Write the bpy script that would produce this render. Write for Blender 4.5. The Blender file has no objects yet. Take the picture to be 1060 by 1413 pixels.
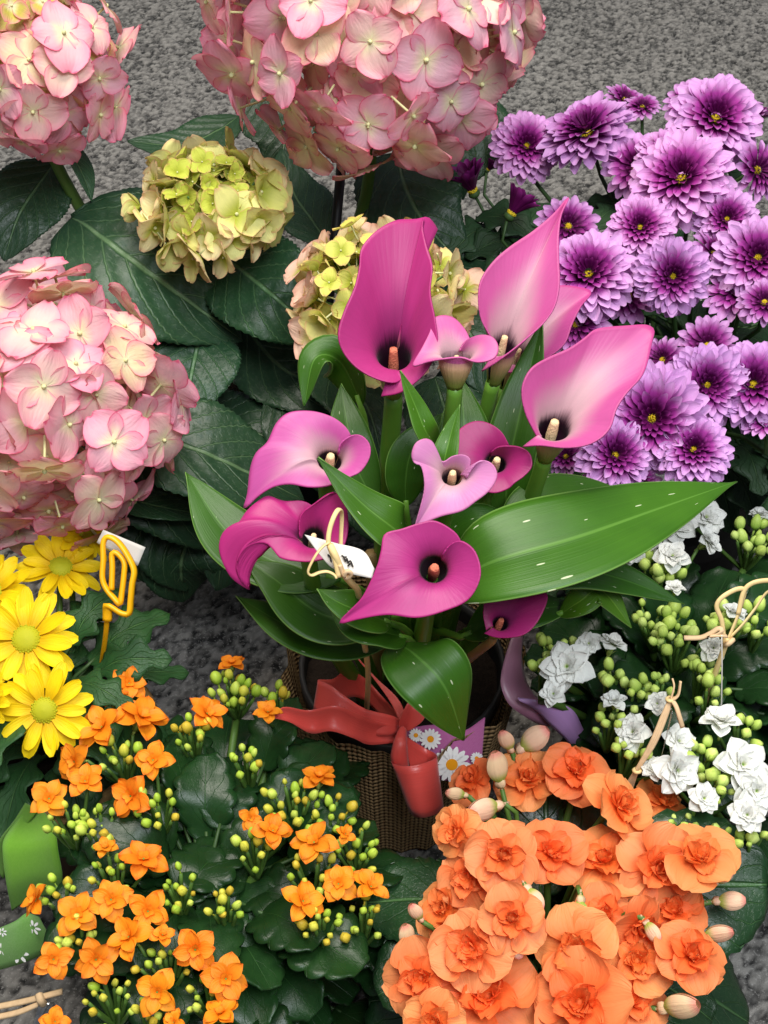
import bpy, math, random
import numpy as np
from mathutils import Vector, Matrix

random.seed(7)
RNG = np.random.default_rng(7)
SC = bpy.context.scene
COL = SC.collection

# ------------------------------------------------------------------ camera, world, lamps, exposure
PITCH = math.radians(45.0)
CAM = np.array([0.0, -0.53, 0.83])
FOVY = math.radians(41.0)
FPX = 706.5 / math.tan(FOVY / 2)            # focal length in photograph pixels
RIGHT = np.array([1.0, 0, 0])
UP = np.array([0, math.sin(PITCH), math.cos(PITCH)])
FWD = np.array([0, math.cos(PITCH), -math.sin(PITCH)])

cam_data = bpy.data.cameras.new('camera')
cam = bpy.data.objects.new('camera', cam_data)
COL.objects.link(cam)
cam.location = CAM
cam.rotation_euler = (math.pi / 2 - PITCH, 0, 0)
cam_data.sensor_fit = 'VERTICAL'
cam_data.angle_y = FOVY
cam_data.clip_start = 0.01
cam_data.clip_end = 50
SC.camera = cam

world = bpy.data.worlds.new('World')
SC.world = world
world.use_nodes = True
bg = world.node_tree.nodes['Background']
bg.inputs['Color'].default_value = (0.80, 0.88, 1.0, 1)
bg.inputs['Strength'].default_value = 0.22

def area(name, loc, target, sx, sy, watts, color):
    L = bpy.data.lights.new(name, 'AREA')
    L.shape = 'RECTANGLE'; L.size = sx; L.size_y = sy
    L.energy = watts; L.color = color
    o = bpy.data.objects.new(name, L)
    COL.objects.link(o)
    o.location = loc
    o.rotation_euler = (Vector(target) - Vector(loc)).to_track_quat('-Z', 'Y').to_euler()
    return o
area('ceiling_lamp', (-0.2, 0.28, 2.3), (0.0, 0.06, 0.25), 1.2, 0.8, 56, (1.0, 0.94, 0.85))
area('front_lamp', (0.45, -0.85, 2.1), (0.0, 0.0, 0.1), 0.9, 0.9, 44, (0.90, 0.95, 1.0))

SC.view_settings.view_transform = 'Standard'
SC.view_settings.look = 'None'
SC.view_settings.exposure = -0.06
SC.view_settings.gamma = 1.0
SC.view_settings.use_curve_mapping = False
SC.cycles.max_bounces = 6
SC.cycles.diffuse_bounces = 3
SC.cycles.glossy_bounces = 2
SC.cycles.transmission_bounces = 4
SC.cycles.transparent_max_bounces = 6
SC.cycles.caustics_reflective = False
SC.cycles.caustics_refractive = False

# ------------------------------------------------------------------ small maths
def A(*v): return np.array(v, float)
def unit(v):
    v = np.asarray(v, float); n = np.linalg.norm(v)
    return v / n if n > 1e-12 else v
def cdir(x, y, z):                     # right, up in the picture, towards the camera -> world
    return unit(RIGHT * x + UP * y - FWD * z)
def P(u, v, d):                        # photograph pixel and distance along the view axis -> world
    return CAM + d * (FWD + RIGHT * (u - 530) / FPX + UP * (706.5 - v) / FPX)
def Pz(u, v, z):                       # photograph pixel on the level plane of height z -> world
    r = FWD + RIGHT * (u - 530) / FPX + UP * (706.5 - v) / FPX
    return CAM + r * ((z - CAM[2]) / r[2])
def depth(p): return float(np.dot(np.asarray(p) - CAM, FWD))
def px2m(d): return d / FPX
def sm(a, b, x):
    t = np.clip((np.asarray(x, float) - a) / (b - a), 0, 1); return t * t * (3 - 2 * t)
def lin(r, g, b):
    f = lambda c: (c / 255 / 12.92) if c / 255 <= 0.04045 else ((c / 255 + 0.055) / 1.055) ** 2.4
    return (f(r), f(g), f(b), 1.0)
def catmull(pts, n, closed=False):
    pts = np.asarray(pts, float)
    if closed: q = np.vstack([pts[-1], pts, pts[0], pts[1]])
    else: q = np.vstack([2 * pts[0] - pts[1], pts, 2 * pts[-1] - pts[-2]])
    out = []
    for i in range(1, len(q) - 2):
        p0, p1, p2, p3 = q[i - 1], q[i], q[i + 1], q[i + 2]
        t = np.linspace(0, 1, 16, endpoint=False)[:, None]
        out.append(0.5 * (2 * p1 + (p2 - p0) * t + (2 * p0 - 5 * p1 + 4 * p2 - p3) * t ** 2 + (-p0 + 3 * p1 - 3 * p2 + p3) * t ** 3))
    out = np.vstack(out + ([pts[:1]] if closed else [pts[-1:]]))
    s = np.concatenate([[0], np.cumsum(np.linalg.norm(np.diff(out[:, :3], axis=0), axis=1))])
    g = np.linspace(0, s[-1], n)
    return np.stack([np.interp(g, s, out[:, k]) for k in range(out.shape[1])], 1)
def frame(pos, z, y=None, scale=1.0, roll=None):   # matrix with local z along z
    z = unit(z)
    if y is None: y = A(0.31, 0.22, 0.9)
    x = np.cross(y, z)
    if np.linalg.norm(x) < 1e-4: x = np.cross(A(1, 0.1, 0), z)
    x = unit(x); y = np.cross(z, x)
    if roll is not None:
        c, s = math.cos(roll), math.sin(roll)
        x, y = x * c + y * s, -x * s + y * c
    m = Matrix.Identity(4)
    for i in range(3):
        m[i][0] = x[i] * scale; m[i][1] = y[i] * scale; m[i][2] = z[i] * scale; m[i][3] = pos[i]
    return m

# ------------------------------------------------------------------ mesh helpers
class MB:
    """collects grids and tubes, then makes ONE mesh"""
    def __init__(self): self.V = []; self.F = []; self.UV = []; self.T = []; self.M = []; self.n = 0
    def add(self, V, F, UV=None, tone=1.0, mat=0):
        V = np.asarray(V, float).reshape(-1, 3)
        self.V.append(V)
        self.F += [tuple(int(i) + self.n for i in f) for f in F]
        self.M += [mat] * len(F)
        self.UV.append(np.zeros((len(V), 2)) if UV is None else np.asarray(UV, float).reshape(-1, 2))
        self.T.append(np.full(len(V), tone) if np.isscalar(tone) else np.asarray(tone, float).reshape(-1))
        self.n += len(V)
        return self
    def grid(self, G, UV=None, tone=1.0, mat=0, wrap=False, flip=False):
        a, b = G.shape[:2]
        F = []
        for i in range(a - 1):
            for j in range(b if wrap else b - 1):
                j2 = (j + 1) % b
                f = (i * b + j, i * b + j2, (i + 1) * b + j2, (i + 1) * b + j)
                F.append(f[::-1] if flip else f)
        if UV is None:
            UV = np.stack(np.meshgrid(np.linspace(0, 1, a), np.linspace(0, 1, b), indexing='ij')[::-1], -1)
        return self.add(G, F, UV, tone, mat)
    def tube(self, pts, r, seg=7, mat=0, cap=True, tone=1.0, flat=1.0, side=None):
        pts = np.asarray(pts, float); n = len(pts)
        r = np.full(n, r) if np.isscalar(r) else np.interp(np.linspace(0, 1, n), np.linspace(0, 1, len(r)), r)
        T = np.gradient(pts, axis=0)
        T /= np.maximum(np.linalg.norm(T, axis=1, keepdims=True), 1e-9)
        ref = A(0.3, 0.9, 0.2) if side is None else np.asarray(side, float)
        G = np.zeros((n, seg, 3)); th = np.linspace(0, 2 * np.pi, seg, endpoint=False)
        x = None
        for i in range(n):
            x = ref if x is None else x
            x = x - T[i] * np.dot(x, T[i])
            if np.linalg.norm(x) < 1e-5: x = np.cross(T[i], A(1, 0, 0))
            x = unit(x); y = np.cross(T[i], x)
            G[i] = pts[i] + r[i] * (np.cos(th)[:, None] * x + flat * np.sin(th)[:, None] * y)
        if cap:
            G = np.concatenate([np.repeat(pts[:1], seg, 0)[None], G, np.repeat(pts[-1:], seg, 0)[None]], 0)
        return self.grid(G, None, tone, mat, wrap=True)
    def xform(self, other, m, tone=None, mat=None):
        M = np.array(m)
        for V in [np.vstack(other.V)]:
            W = V @ M[:3, :3].T + M[:3, 3]
        base = self.n
        self.V.append(W); self.UV.append(np.vstack(other.UV))
        t = np.concatenate(other.T); self.T.append(t if tone is None else np.full(len(t), tone))
        self.F += [tuple(i + base for i in f) for f in other.F]
        self.M += other.M if mat is None else [mat] * len(other.F)
        self.n += len(W)
        return self
    def mesh(self, name, mats, smooth=True):
        V = np.vstack(self.V); UV = np.vstack(self.UV); T = np.concatenate(self.T)
        me = bpy.data.meshes.new(name)
        me.from_pydata(V.tolist(), [], self.F)
        li = np.zeros(len(me.loops), np.int32); me.loops.foreach_get('vertex_index', li)
        uvl = me.uv_layers.new(name='UVMap')
        uvl.data.foreach_set('uv', UV[li].astype(np.float32).ravel())
        at = me.attributes.new('tone', 'FLOAT', 'POINT')
        at.data.foreach_set('value', T.astype(np.float32))
        for m in (mats if isinstance(mats, (list, tuple)) else [mats]): me.materials.append(m)
        me.polygons.foreach_set('material_index', np.array(self.M, np.int32))
        if smooth: me.polygons.foreach_set('use_smooth', np.ones(len(me.polygons), bool))
        me.update()
        return me

def link(name, me, parent=None, matrix=None, color=None):
    o = bpy.data.objects.new(name, me)
    COL.objects.link(o)
    if parent is not None: o.parent = parent
    if matrix is not None: o.matrix_basis = matrix
    if color is not None: o.color = tuple(color[:3]) + (1.0,)
    return o
def tag(o, label, cat, group=None):
    o['label'] = label; o['category'] = cat
    if group: o['group'] = group
    return o
BASE = {}
def thing(name, label, cat, loc, group=None):
    o = bpy.data.objects.new(name, None); COL.objects.link(o)
    o.location = loc; o.empty_display_size = 0.02
    BASE[o.name] = np.asarray(loc, float)
    return tag(o, label, cat, group)
def part(name, mb, mats, th, color=None, smooth=True):
    """world-space MB -> a part of thing th"""
    me = mb.mesh(name, mats, smooth) if isinstance(mb, MB) else mb
    b = BASE[th.name]
    return link(name, me, th, Matrix.Translation(-Vector(b)), color)
def place(name, me, th, m, color=None):
    """shared mesh at world matrix m as a part of thing th (a plain Empty with a location)"""
    return link(name, me, th, Matrix.Translation(-Vector(BASE[th.name])) @ m, color)
def solid(o, t, offset=0.0, matoff=0):
    md = o.modifiers.new('thickness', 'SOLIDIFY'); md.thickness = t; md.offset = offset
    md.material_offset = matoff; md.material_offset_rim = matoff; md.use_even_offset = False
    return o

# ------------------------------------------------------------------ materials
class NT:
    def __init__(self, name):
        self.m = bpy.data.materials.new(name); self.m.use_nodes = True
        self.t = self.m.node_tree; self.t.nodes.clear()
        self.out = self.n('ShaderNodeOutputMaterial')
    def n(self, typ, **kw):
        o = self.t.nodes.new(typ)
        for k, v in kw.items(): setattr(o, k, v)
        return o
    def set(self, sock, v):
        if isinstance(v, bpy.types.NodeSocket): self.t.links.new(v, sock)
        elif isinstance(v, (tuple, list)) and len(v) == 3 and sock.type == 'RGBA': sock.default_value = (*v, 1)
        else: sock.default_value = v
    def math(self, op, a, b=0.0, c=0.0, clamp=False):
        o = self.n('ShaderNodeMath', operation=op, use_clamp=clamp)
        self.set(o.inputs[0], a); self.set(o.inputs[1], b); self.set(o.inputs[2], c)
        return o.outputs[0]
    def step(self, x, a, b):               # smoothstep a..b -> 0..1
        o = self.n('ShaderNodeMapRange', interpolation_type='SMOOTHSTEP')
        self.set(o.inputs['Value'], x); self.set(o.inputs['From Min'], a); self.set(o.inputs['From Max'], b)
        return o.outputs['Result']
    def mix(self, f, a, b, blend='MIX'):
        o = self.n('ShaderNodeMix', data_type='RGBA', blend_type=blend)
        self.set(o.inputs['Factor'], f); self.set(o.inputs['A'], a); self.set(o.inputs['B'], b)
        return [s for s in o.outputs if s.type == 'RGBA'][0]
    def uv(self):
        s = self.n('ShaderNodeSeparateXYZ'); c = self.n('ShaderNodeUVMap'); c.uv_map = 'UVMap'
        self.t.links.new(c.outputs[0], s.inputs[0])
        self.uvv = c.outputs[0]
        return s.outputs[0], s.outputs[1]
    def vec(self, x, y, z=0.0):
        o = self.n('ShaderNodeCombineXYZ')
        self.set(o.inputs[0], x); self.set(o.inputs[1], y); self.set(o.inputs[2], z); return o.outputs[0]
    def noise(self, vec, scale, detail=3.0, rough=0.55):
        o = self.n('ShaderNodeTexNoise'); self.set(o.inputs['Scale'], scale)
        self.set(o.inputs['Detail'], detail); self.set(o.inputs['Roughness'], rough)
        if vec is not None: self.set(o.inputs['Vector'], vec)
        return o.outputs[0]
    def obj(self): return self.n('ShaderNodeTexCoord').outputs['Object']
    def oinfo(self):
        o = self.n('ShaderNodeObjectInfo'); return o.outputs['Color'], o.outputs['Random']
    def tone(self):
        a = self.n('ShaderNodeAttribute'); a.attribute_name = 'tone'; return a.outputs['Fac']
    def value(self, col, f):                # multiply a colour by a factor
        o = self.n('ShaderNodeHueSaturation'); self.set(o.inputs['Value'], f); self.set(o.inputs['Color'], col)
        return o.outputs[0]
    def bump(self, h, dist, strength=1.0):
        o = self.n('ShaderNodeBump'); self.set(o.inputs['Height'], h)
        self.set(o.inputs['Distance'], dist); self.set(o.inputs['Strength'], strength); return o.outputs[0]
    def done(self, col, rough=0.5, spec=0.3, trans=0.0, tcol=None, normal=None, sheen=0.0, coat=0.0, aniso=0.0):
        p = self.n('ShaderNodeBsdfPrincipled')
        self.set(p.inputs['Base Color'], col); self.set(p.inputs['Roughness'], rough)
        self.set(p.inputs['Specular IOR Level'], spec)
        if sheen: p.inputs['Sheen Weight'].default_value = sheen
        if coat: p.inputs['Coat Weight'].default_value = coat; p.inputs['Coat Roughness'].default_value = 0.25
        if aniso: p.inputs['Anisotropic'].default_value = aniso
        if normal is not None: self.set(p.inputs['Normal'], normal)
        s = p.outputs[0]
        if trans > 0:
            t = self.n('ShaderNodeBsdfTranslucent'); self.set(t.inputs['Color'], tcol if tcol is not None else col)
            if normal is not None: self.set(t.inputs['Normal'], normal)
            mx = self.n('ShaderNodeMixShader'); mx.inputs[0].default_value = trans
            self.t.links.new(s, mx.inputs[1]); self.t.links.new(t.outputs[0], mx.inputs[2]); s = mx.outputs[0]
        self.t.links.new(s, self.out.inputs[0])
        return self.m

def plain(name, col, rough=0.6, spec=0.3, var=0.25, scale=60.0, trans=0.0, bump=0.0, coat=0.0):
    k = NT(name); o = k.obj()
    n = k.noise(o, scale, 4.0)
    f = k.math('MULTIPLY_ADD', n, var * 2, 1 - var)
    nm = k.bump(n, bump) if bump else None
    return k.done(k.value(col, f), rough, spec, trans, normal=nm, coat=coat)

def petal_veins(k, u, v, amount=0.10, fu=26.0, fv=1.6):
    n = k.noise(k.vec(k.math('MULTIPLY', u, fu), k.math('MULTIPLY', v, fv)), 1.0, 3.0)
    return k.math('MULTIPLY_ADD', n, amount * 2, 1 - amount), n

def mat_hydrangea():
    k = NT('hydrangea_sepal'); u, v = k.uv(); oc, rnd = k.oinfo()
    su = k.math('ABSOLUTE', k.math('MULTIPLY_ADD', u, 2.0, -1.0))
    edge = k.math('MAXIMUM', su, v)
    edge = k.math('ADD', edge, k.math('MULTIPLY_ADD', k.noise(k.uvv, 3.0), 0.22, -0.11))
    base = lin(240, 230, 190)
    inner = k.mix(k.step(v, 0.0, 0.42), base, oc)
    pink = k.mix(0.6, oc, lin(236, 130, 164))
    c = k.mix(k.step(edge, 0.45, 1.0), inner, pink)
    c = k.mix(k.math('MULTIPLY', k.step(edge, 0.93, 1.0), 0.75), c, lin(220, 70, 112))
    f, n = petal_veins(k, u, v, 0.07, 9.0, 2.2)
    f = k.math('MULTIPLY', f, k.math('MULTIPLY_ADD', rnd, 0.14, 0.93))
    return k.done(k.value(c, f), 0.55, 0.22, 0.30, normal=k.bump(n, 0.0006))
def mat_lime():
    k = NT('lime_sepal'); u, v = k.uv(); oc, rnd = k.oinfo()
    su = k.math('ABSOLUTE', k.math('MULTIPLY_ADD', u, 2.0, -1.0))
    edge = k.math('MAXIMUM', su, v)
    inner = k.mix(k.step(v, 0.0, 0.6), lin(176, 184, 60), oc)
    c = k.mix(k.math('MULTIPLY', k.step(edge, 0.8, 1.0), 0.5), inner, lin(226, 150, 130))
    f, n = petal_veins(k, u, v, 0.08, 9.0, 2.0)
    f = k.math('MULTIPLY', f, k.math('MULTIPLY_ADD', rnd, 0.2, 0.88))
    return k.done(k.value(c, f), 0.55, 0.22, 0.30, normal=k.bump(n, 0.0005))
def mat_mum():
    k = NT('mum_petal'); u, v = k.uv(); t = k.tone(); oc, rnd = k.oinfo()
    x = k.math('ADD', v, k.math('MULTIPLY_ADD', t, 0.75, -0.71))
    dark = lin(92, 6, 78); mid = lin(166, 58, 150); pale = lin(216, 162, 216)
    c = k.mix(k.step(x, 0.0, 0.45), dark, mid)
    c = k.mix(k.step(x, 0.38, 0.86), c, pale)
    f, n = petal_veins(k, u, v, 0.10, 7.0, 1.2)
    f = k.math('MULTIPLY', f, k.math('MULTIPLY_ADD', rnd, 0.12, 0.94))
    return k.done(k.value(k.mix(1.0, c, oc, 'MULTIPLY'), f), 0.5, 0.25, 0.22, normal=k.bump(n, 0.0006))
def mat_petal(name, base, tip, a=0.05, b=0.7, trans=0.28, rough=0.5, vein=0.08, fu=12.0, edge=None, bumpd=0.0006):
    k = NT(name); u, v = k.uv(); oc, rnd = k.oinfo()
    c = k.mix(k.step(v, a, b), base, tip)
    if edge is not None: c = k.mix(k.math('MULTIPLY', k.step(v, 0.75, 1.0), 0.7), c, edge)
    f, n = petal_veins(k, u, v, vein, fu, 1.5)
    f = k.math('MULTIPLY', f, k.math('MULTIPLY_ADD', rnd, 0.12, 0.94))
    return k.done(k.value(k.mix(1.0, c, oc, 'MULTIPLY'), f), rough, 0.25, trans, normal=k.bump(n, bumpd))
def mat_calla(name, pale, pale_lo, pale_hi):
    k = NT(name); u, v = k.uv(); oc, rnd = k.oinfo()
    s = k.noise(k.vec(k.math('MULTIPLY', u, 90.0), k.math('MULTIPLY', v, 2.2)), 1.0, 4.0)
    t = k.tone()                           # how far the dark throat reaches, a mark of each flower
    w = k.math('ADD', v, k.math('MULTIPLY_ADD', s, 0.10, -0.05))
    c = k.mix(k.step(k.math('SUBTRACT', w, t), 0.29, 0.41), lin(38, 4, 28), pale)
    c = k.mix(k.step(k.math('ADD', w, k.math('MULTIPLY', k.math('ABSOLUTE', k.math('MULTIPLY_ADD', u, 2.0, -1.0)), 0.22)), pale_lo + 0.06, pale_hi + 0.06), c, oc)
    c = k.mix(k.math('MULTIPLY', k.step(v, 0.93, 1.0), 0.35), c, lin(178, 30, 110))
    big = k.noise(k.vec(k.math('MULTIPLY', u, 7.0), k.math('MULTIPLY', v, 3.0)), 1.0, 2.0)
    f = k.math('MULTIPLY', k.math('MULTIPLY_ADD', s, 0.16, 0.92), k.math('MULTIPLY_ADD', big, 0.26, 0.87))
    return k.done(k.value(c, f), 0.42, 0.35, 0.20, normal=k.bump(s, 0.00016), sheen=0.05)
def mat_calla_out():
    k = NT('calla_outside'); u, v = k.uv(); oc, rnd = k.oinfo()
    s = k.noise(k.vec(k.math('MULTIPLY', u, 90.0), k.math('MULTIPLY', v, 2.2)), 1.0, 4.0)
    c = k.mix(k.step(v, 0.03, 0.22), lin(132, 148, 62), lin(216, 176, 128))
    c = k.mix(k.step(v, 0.18, 0.42), c, oc)
    return k.done(k.value(c, k.math('MULTIPLY_ADD', s, 0.26, 0.87)), 0.42, 0.35, 0.20, normal=k.bump(s, 0.0008))
def mat_leaf(name, dark, light, vein, nv=9.0, slope=0.42, vw=0.06, rough=0.42, spec=0.45, trans=0.12, coat=0.0, mid=0.03, bd=0.0009):
    """net-veined leaf: u across, v along"""
    k = NT(name); u, v = k.uv(); oc, rnd = k.oinfo()
    s = k.math('ABSOLUTE', k.math('MULTIPLY_ADD', u, 2.0, -1.0))
    p = k.math('MULTIPLY', k.math('SUBTRACT', v, k.math('MULTIPLY', s, slope)), nv)
    d = k.math('ABSOLUTE', k.math('SUBTRACT', k.math('FRACT', p), 0.5))
    side = k.step(d, vw * 1.4, 0.0)
    md = k.step(s, mid * 2, mid * 0.6)
    fv = k.step(k.noise(k.uvv, 38.0, 3.0), 0.5, 0.68)
    vm = k.math('MAXIMUM', k.math('MULTIPLY', side, 0.55), md)
    n = k.noise(k.uvv, 5.0, 4.0)
    c = k.mix(n, dark, light)
    c = k.mix(k.math('MULTIPLY', fv, 0.12), c, vein)
    c = k.mix(k.math('MULTIPLY', vm, 0.8), c, vein)
    c = k.value(k.mix(1.0, c, oc, 'MULTIPLY'), k.math('MULTIPLY_ADD', rnd, 0.3, 0.85))
    h = k.math('SUBTRACT', k.math('MULTIPLY', n, 0.5), k.math('MULTIPLY_ADD', fv, 0.12, vm))
    return k.done(c, rough, spec, trans, tcol=light, normal=k.bump(h, bd), coat=coat)
def mat_calla_leaf():
    k = NT('calla_leaf'); u, v = k.uv(); oc, rnd = k.oinfo(); ob = k.obj()
    s = k.math('ABSOLUTE', k.math('MULTIPLY_ADD', u, 2.0, -1.0))
    li = k.noise(k.vec(k.math('MULTIPLY', u, 44.0), k.math('MULTIPLY', v, 1.2)), 1.0, 3.0)
    big = k.noise(ob, 22.0, 3.0)
    c = k.mix(big, lin(38, 76, 14), lin(68, 108, 26))
    c = k.mix(k.step(s, 0.05, 0.015), c, lin(82, 120, 46))
    sv = k.vec(k.math('MULTIPLY', u, 13.0), k.math('MULTIPLY', v, 9.0), k.math('MULTIPLY', rnd, 40.0))
    vo = k.n('ShaderNodeTexVoronoi', feature='F1'); k.set(vo.inputs['Vector'], sv); k.set(vo.inputs['Scale'], 1.0)
    sep = k.n('ShaderNodeSeparateColor'); k.set(sep.inputs[0], vo.outputs['Color'])
    keep = k.math('GREATER_THAN', sep.outputs[0], 0.62)
    rad = k.math('MULTIPLY_ADD', sep.outputs[1], 0.10, 0.05)
    spot = k.math('MULTIPLY', keep, k.math('LESS_THAN', vo.outputs['Distance'], rad))
    c = k.value(k.mix(1.0, c, oc, 'MULTIPLY'), k.math('MULTIPLY_ADD', li, 0.3, 0.85))
    c = k.mix(k.step(s, 0.955, 0.99), c, lin(110, 150, 70))
    c = k.mix(k.math('MULTIPLY', spot, 0.85), c, lin(206, 214, 176))
    return k.done(c, 0.4, 0.36, 0.14, tcol=lin(84, 130, 24), normal=k.bump(li, 0.0002))
def mat_burlap():
    k = NT('burlap'); u, v = k.uv()
    a = k.math('ABSOLUTE', k.math('SINE', k.math('MULTIPLY', u, 470.0)))
    b = k.math('ABSOLUTE', k.math('SINE', k.math('MULTIPLY', v, 100.0)))
    n = k.noise(k.obj(), 180.0, 3.0)
    h = k.math('MULTIPLY', k.math('ADD', a, b), k.math('MULTIPLY_ADD', n, 0.6, 0.7))
    c = k.mix(k.step(h, 0.3, 1.5), lin(66, 48, 32), lin(178, 146, 104))
    return k.done(c, 0.9, 0.1, 0.0, normal=k.bump(h, 0.0009))
def mat_satin(name, col, rough=0.3, trans=0.12):
    k = NT(name); u, v = k.uv()
    n = k.noise(k.vec(k.math('MULTIPLY', u, 60.0), k.math('MULTIPLY', v, 2.0)), 1.0, 2.0)
    return k.done(k.value(col, k.math('MULTIPLY_ADD', n, 0.16, 0.92)), rough, 0.9, trans, normal=k.bump(n, 0.0002), sheen=0.15, coat=0.25)
def mat_cloth(name, col, col2):
    k = NT(name); u, v = k.uv()
    a = k.math('SINE', k.math('MULTIPLY', u, 260.0)); b = k.math('SINE', k.math('MULTIPLY', v, 420.0))
    h = k.math('MULTIPLY_ADD', k.math('MULTIPLY', a, b), 0.5, 0.5)
    n = k.noise(k.uvv, 30.0, 3.0)
    e = k.math('ABSOLUTE', k.math('MULTIPLY_ADD', u, 2.0, -1.0))
    c = k.mix(k.math('MULTIPLY', h, n), col, col2)
    c = k.mix(k.step(e, 0.93, 0.96), c, col)
    return k.done(c, 0.75, 0.15, 0.15, normal=k.bump(h, 0.0003), sheen=0.2)
def mat_carpet():
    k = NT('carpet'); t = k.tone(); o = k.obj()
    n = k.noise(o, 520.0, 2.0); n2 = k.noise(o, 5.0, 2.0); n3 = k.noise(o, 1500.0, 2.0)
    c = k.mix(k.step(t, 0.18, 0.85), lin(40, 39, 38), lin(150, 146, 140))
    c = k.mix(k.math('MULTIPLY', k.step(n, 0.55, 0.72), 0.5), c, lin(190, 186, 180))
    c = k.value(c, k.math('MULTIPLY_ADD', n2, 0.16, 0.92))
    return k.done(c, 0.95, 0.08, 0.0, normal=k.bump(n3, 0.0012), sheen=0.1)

WHITE = (1, 1, 1, 1)
M_HYD = mat_hydrangea(); M_LIME = mat_lime(); M_MUM = mat_mum()
M_BUDEYE = plain('floret_eye', lin(206, 204, 150), 0.6)
M_YEL = mat_petal('yellow_petal', lin(224, 176, 10), lin(250, 216, 18), 0.0, 0.6, 0.25, 0.5, 0.09, 9.0)
M_YELDISC = plain('daisy_disc', lin(170, 168, 24), 0.7, var=0.35, scale=400)
M_MUMDISC = plain('mum_disc', lin(214, 186, 40), 0.7, var=0.4, scale=400)
M_KAL = mat_petal('orange_kalanchoe_petal', lin(232, 120, 12), lin(250, 152, 34), 0.0, 0.6, 0.25, 0.5, 0.08, 7.0, edge=lin(242, 112, 30))
M_WKAL = mat_petal('white_kalanchoe_petal', lin(214, 222, 168), lin(240, 240, 234), 0.0, 0.4, 0.3, 0.5, 0.04, 7.0)
M_BEG = mat_petal('begonia_petal', lin(243, 118, 58), lin(243, 154, 98), 0.1, 0.9, 0.3, 0.5, 0.07, 14.0)
M_BEGIN = mat_petal('begonia_inner_petal', lin(244, 112, 48), lin(246, 130, 72), 0.1, 0.8, 0.3, 0.5, 0.07, 10.0)
M_BEGBUD = mat_petal('begonia_bud', lin(170, 186, 84), lin(240, 200, 168), 0.05, 0.42, 0.25, 0.45, 0.06, 10.0, edge=lin(232, 118, 118))
M_GBUD = mat_petal('kalanchoe_bud', lin(104, 146, 48), lin(190, 206, 112), 0.0, 0.75, 0.15, 0.4, 0.05, 6.0)
M_STEM = plain('green_stem', lin(78, 110, 44), 0.5, 0.35, 0.2, 40)
M_DSTEM = plain('dark_stem', lin(52, 78, 38), 0.5, 0.35, 0.2, 40)
M_CSTEM = plain('calla_stem', lin(92, 136, 44), 0.4, 0.4, 0.18, 30)
M_BSTEM = plain('calla_sheath', lin(138, 112, 70), 0.5, 0.3, 0.3, 40)
M_HLEAF = mat_leaf('hydrangea_leaf', lin(26, 52, 34), lin(44, 76, 46), lin(96, 124, 84), 7.0, 0.40, 0.06, 0.42, 0.42, 0.08)
M_MLEAF = mat_leaf('mum_leaf', lin(28, 52, 30), lin(44, 74, 40), lin(66, 94, 56), 5.0, 0.5, 0.05, 0.5, 0.35, 0.08)
M_KLEAF = mat_leaf('kalanchoe_leaf', lin(17, 40, 18), lin(31, 62, 27), lin(42, 76, 36), 4.0, 0.5, 0.02, 0.3, 0.26, 0.05, mid=0.012, bd=0.0003)
M_BLEAF = mat_leaf('begonia_leaf', lin(20, 46, 24), lin(34, 66, 34), lin(66, 100, 56), 5.0, 0.5, 0.04, 0.35, 0.5, 0.06)
M_YLEAF = mat_leaf('daisy_leaf', lin(28, 62, 28), lin(46, 88, 40), lin(70, 108, 54), 5.0, 0.5, 0.04, 0.5, 0.35, 0.08)
M_CLEAF = mat_calla_leaf()
M_CPINK = mat_calla('calla_pink', lin(208, 166, 174), 0.42, 0.86)
M_CMAG = mat_calla('calla_magenta', lin(150, 40, 104), 0.40, 0.66)
M_COUT = mat_calla_out()
M_SPAD = plain('spadix', lin(238, 206, 158), 0.7, 0.2, 0.3, 900, bump=0.001)
M_SPADR = plain('spadix_rosy', lin(214, 120, 92), 0.7, 0.2, 0.35, 900, bump=0.001)
M_SOIL = plain('soil', lin(30, 24, 20), 0.95, 0.05, 0.5, 220, bump=0.004)
M_POT = plain('plastic_pot', lin(28, 27, 27), 0.6, 0.25, 0.1, 20)
M_POTB = plain('brown_pot', lin(74, 54, 40), 0.5, 0.4, 0.15, 20)
M_BURLAP = mat_burlap()

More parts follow.
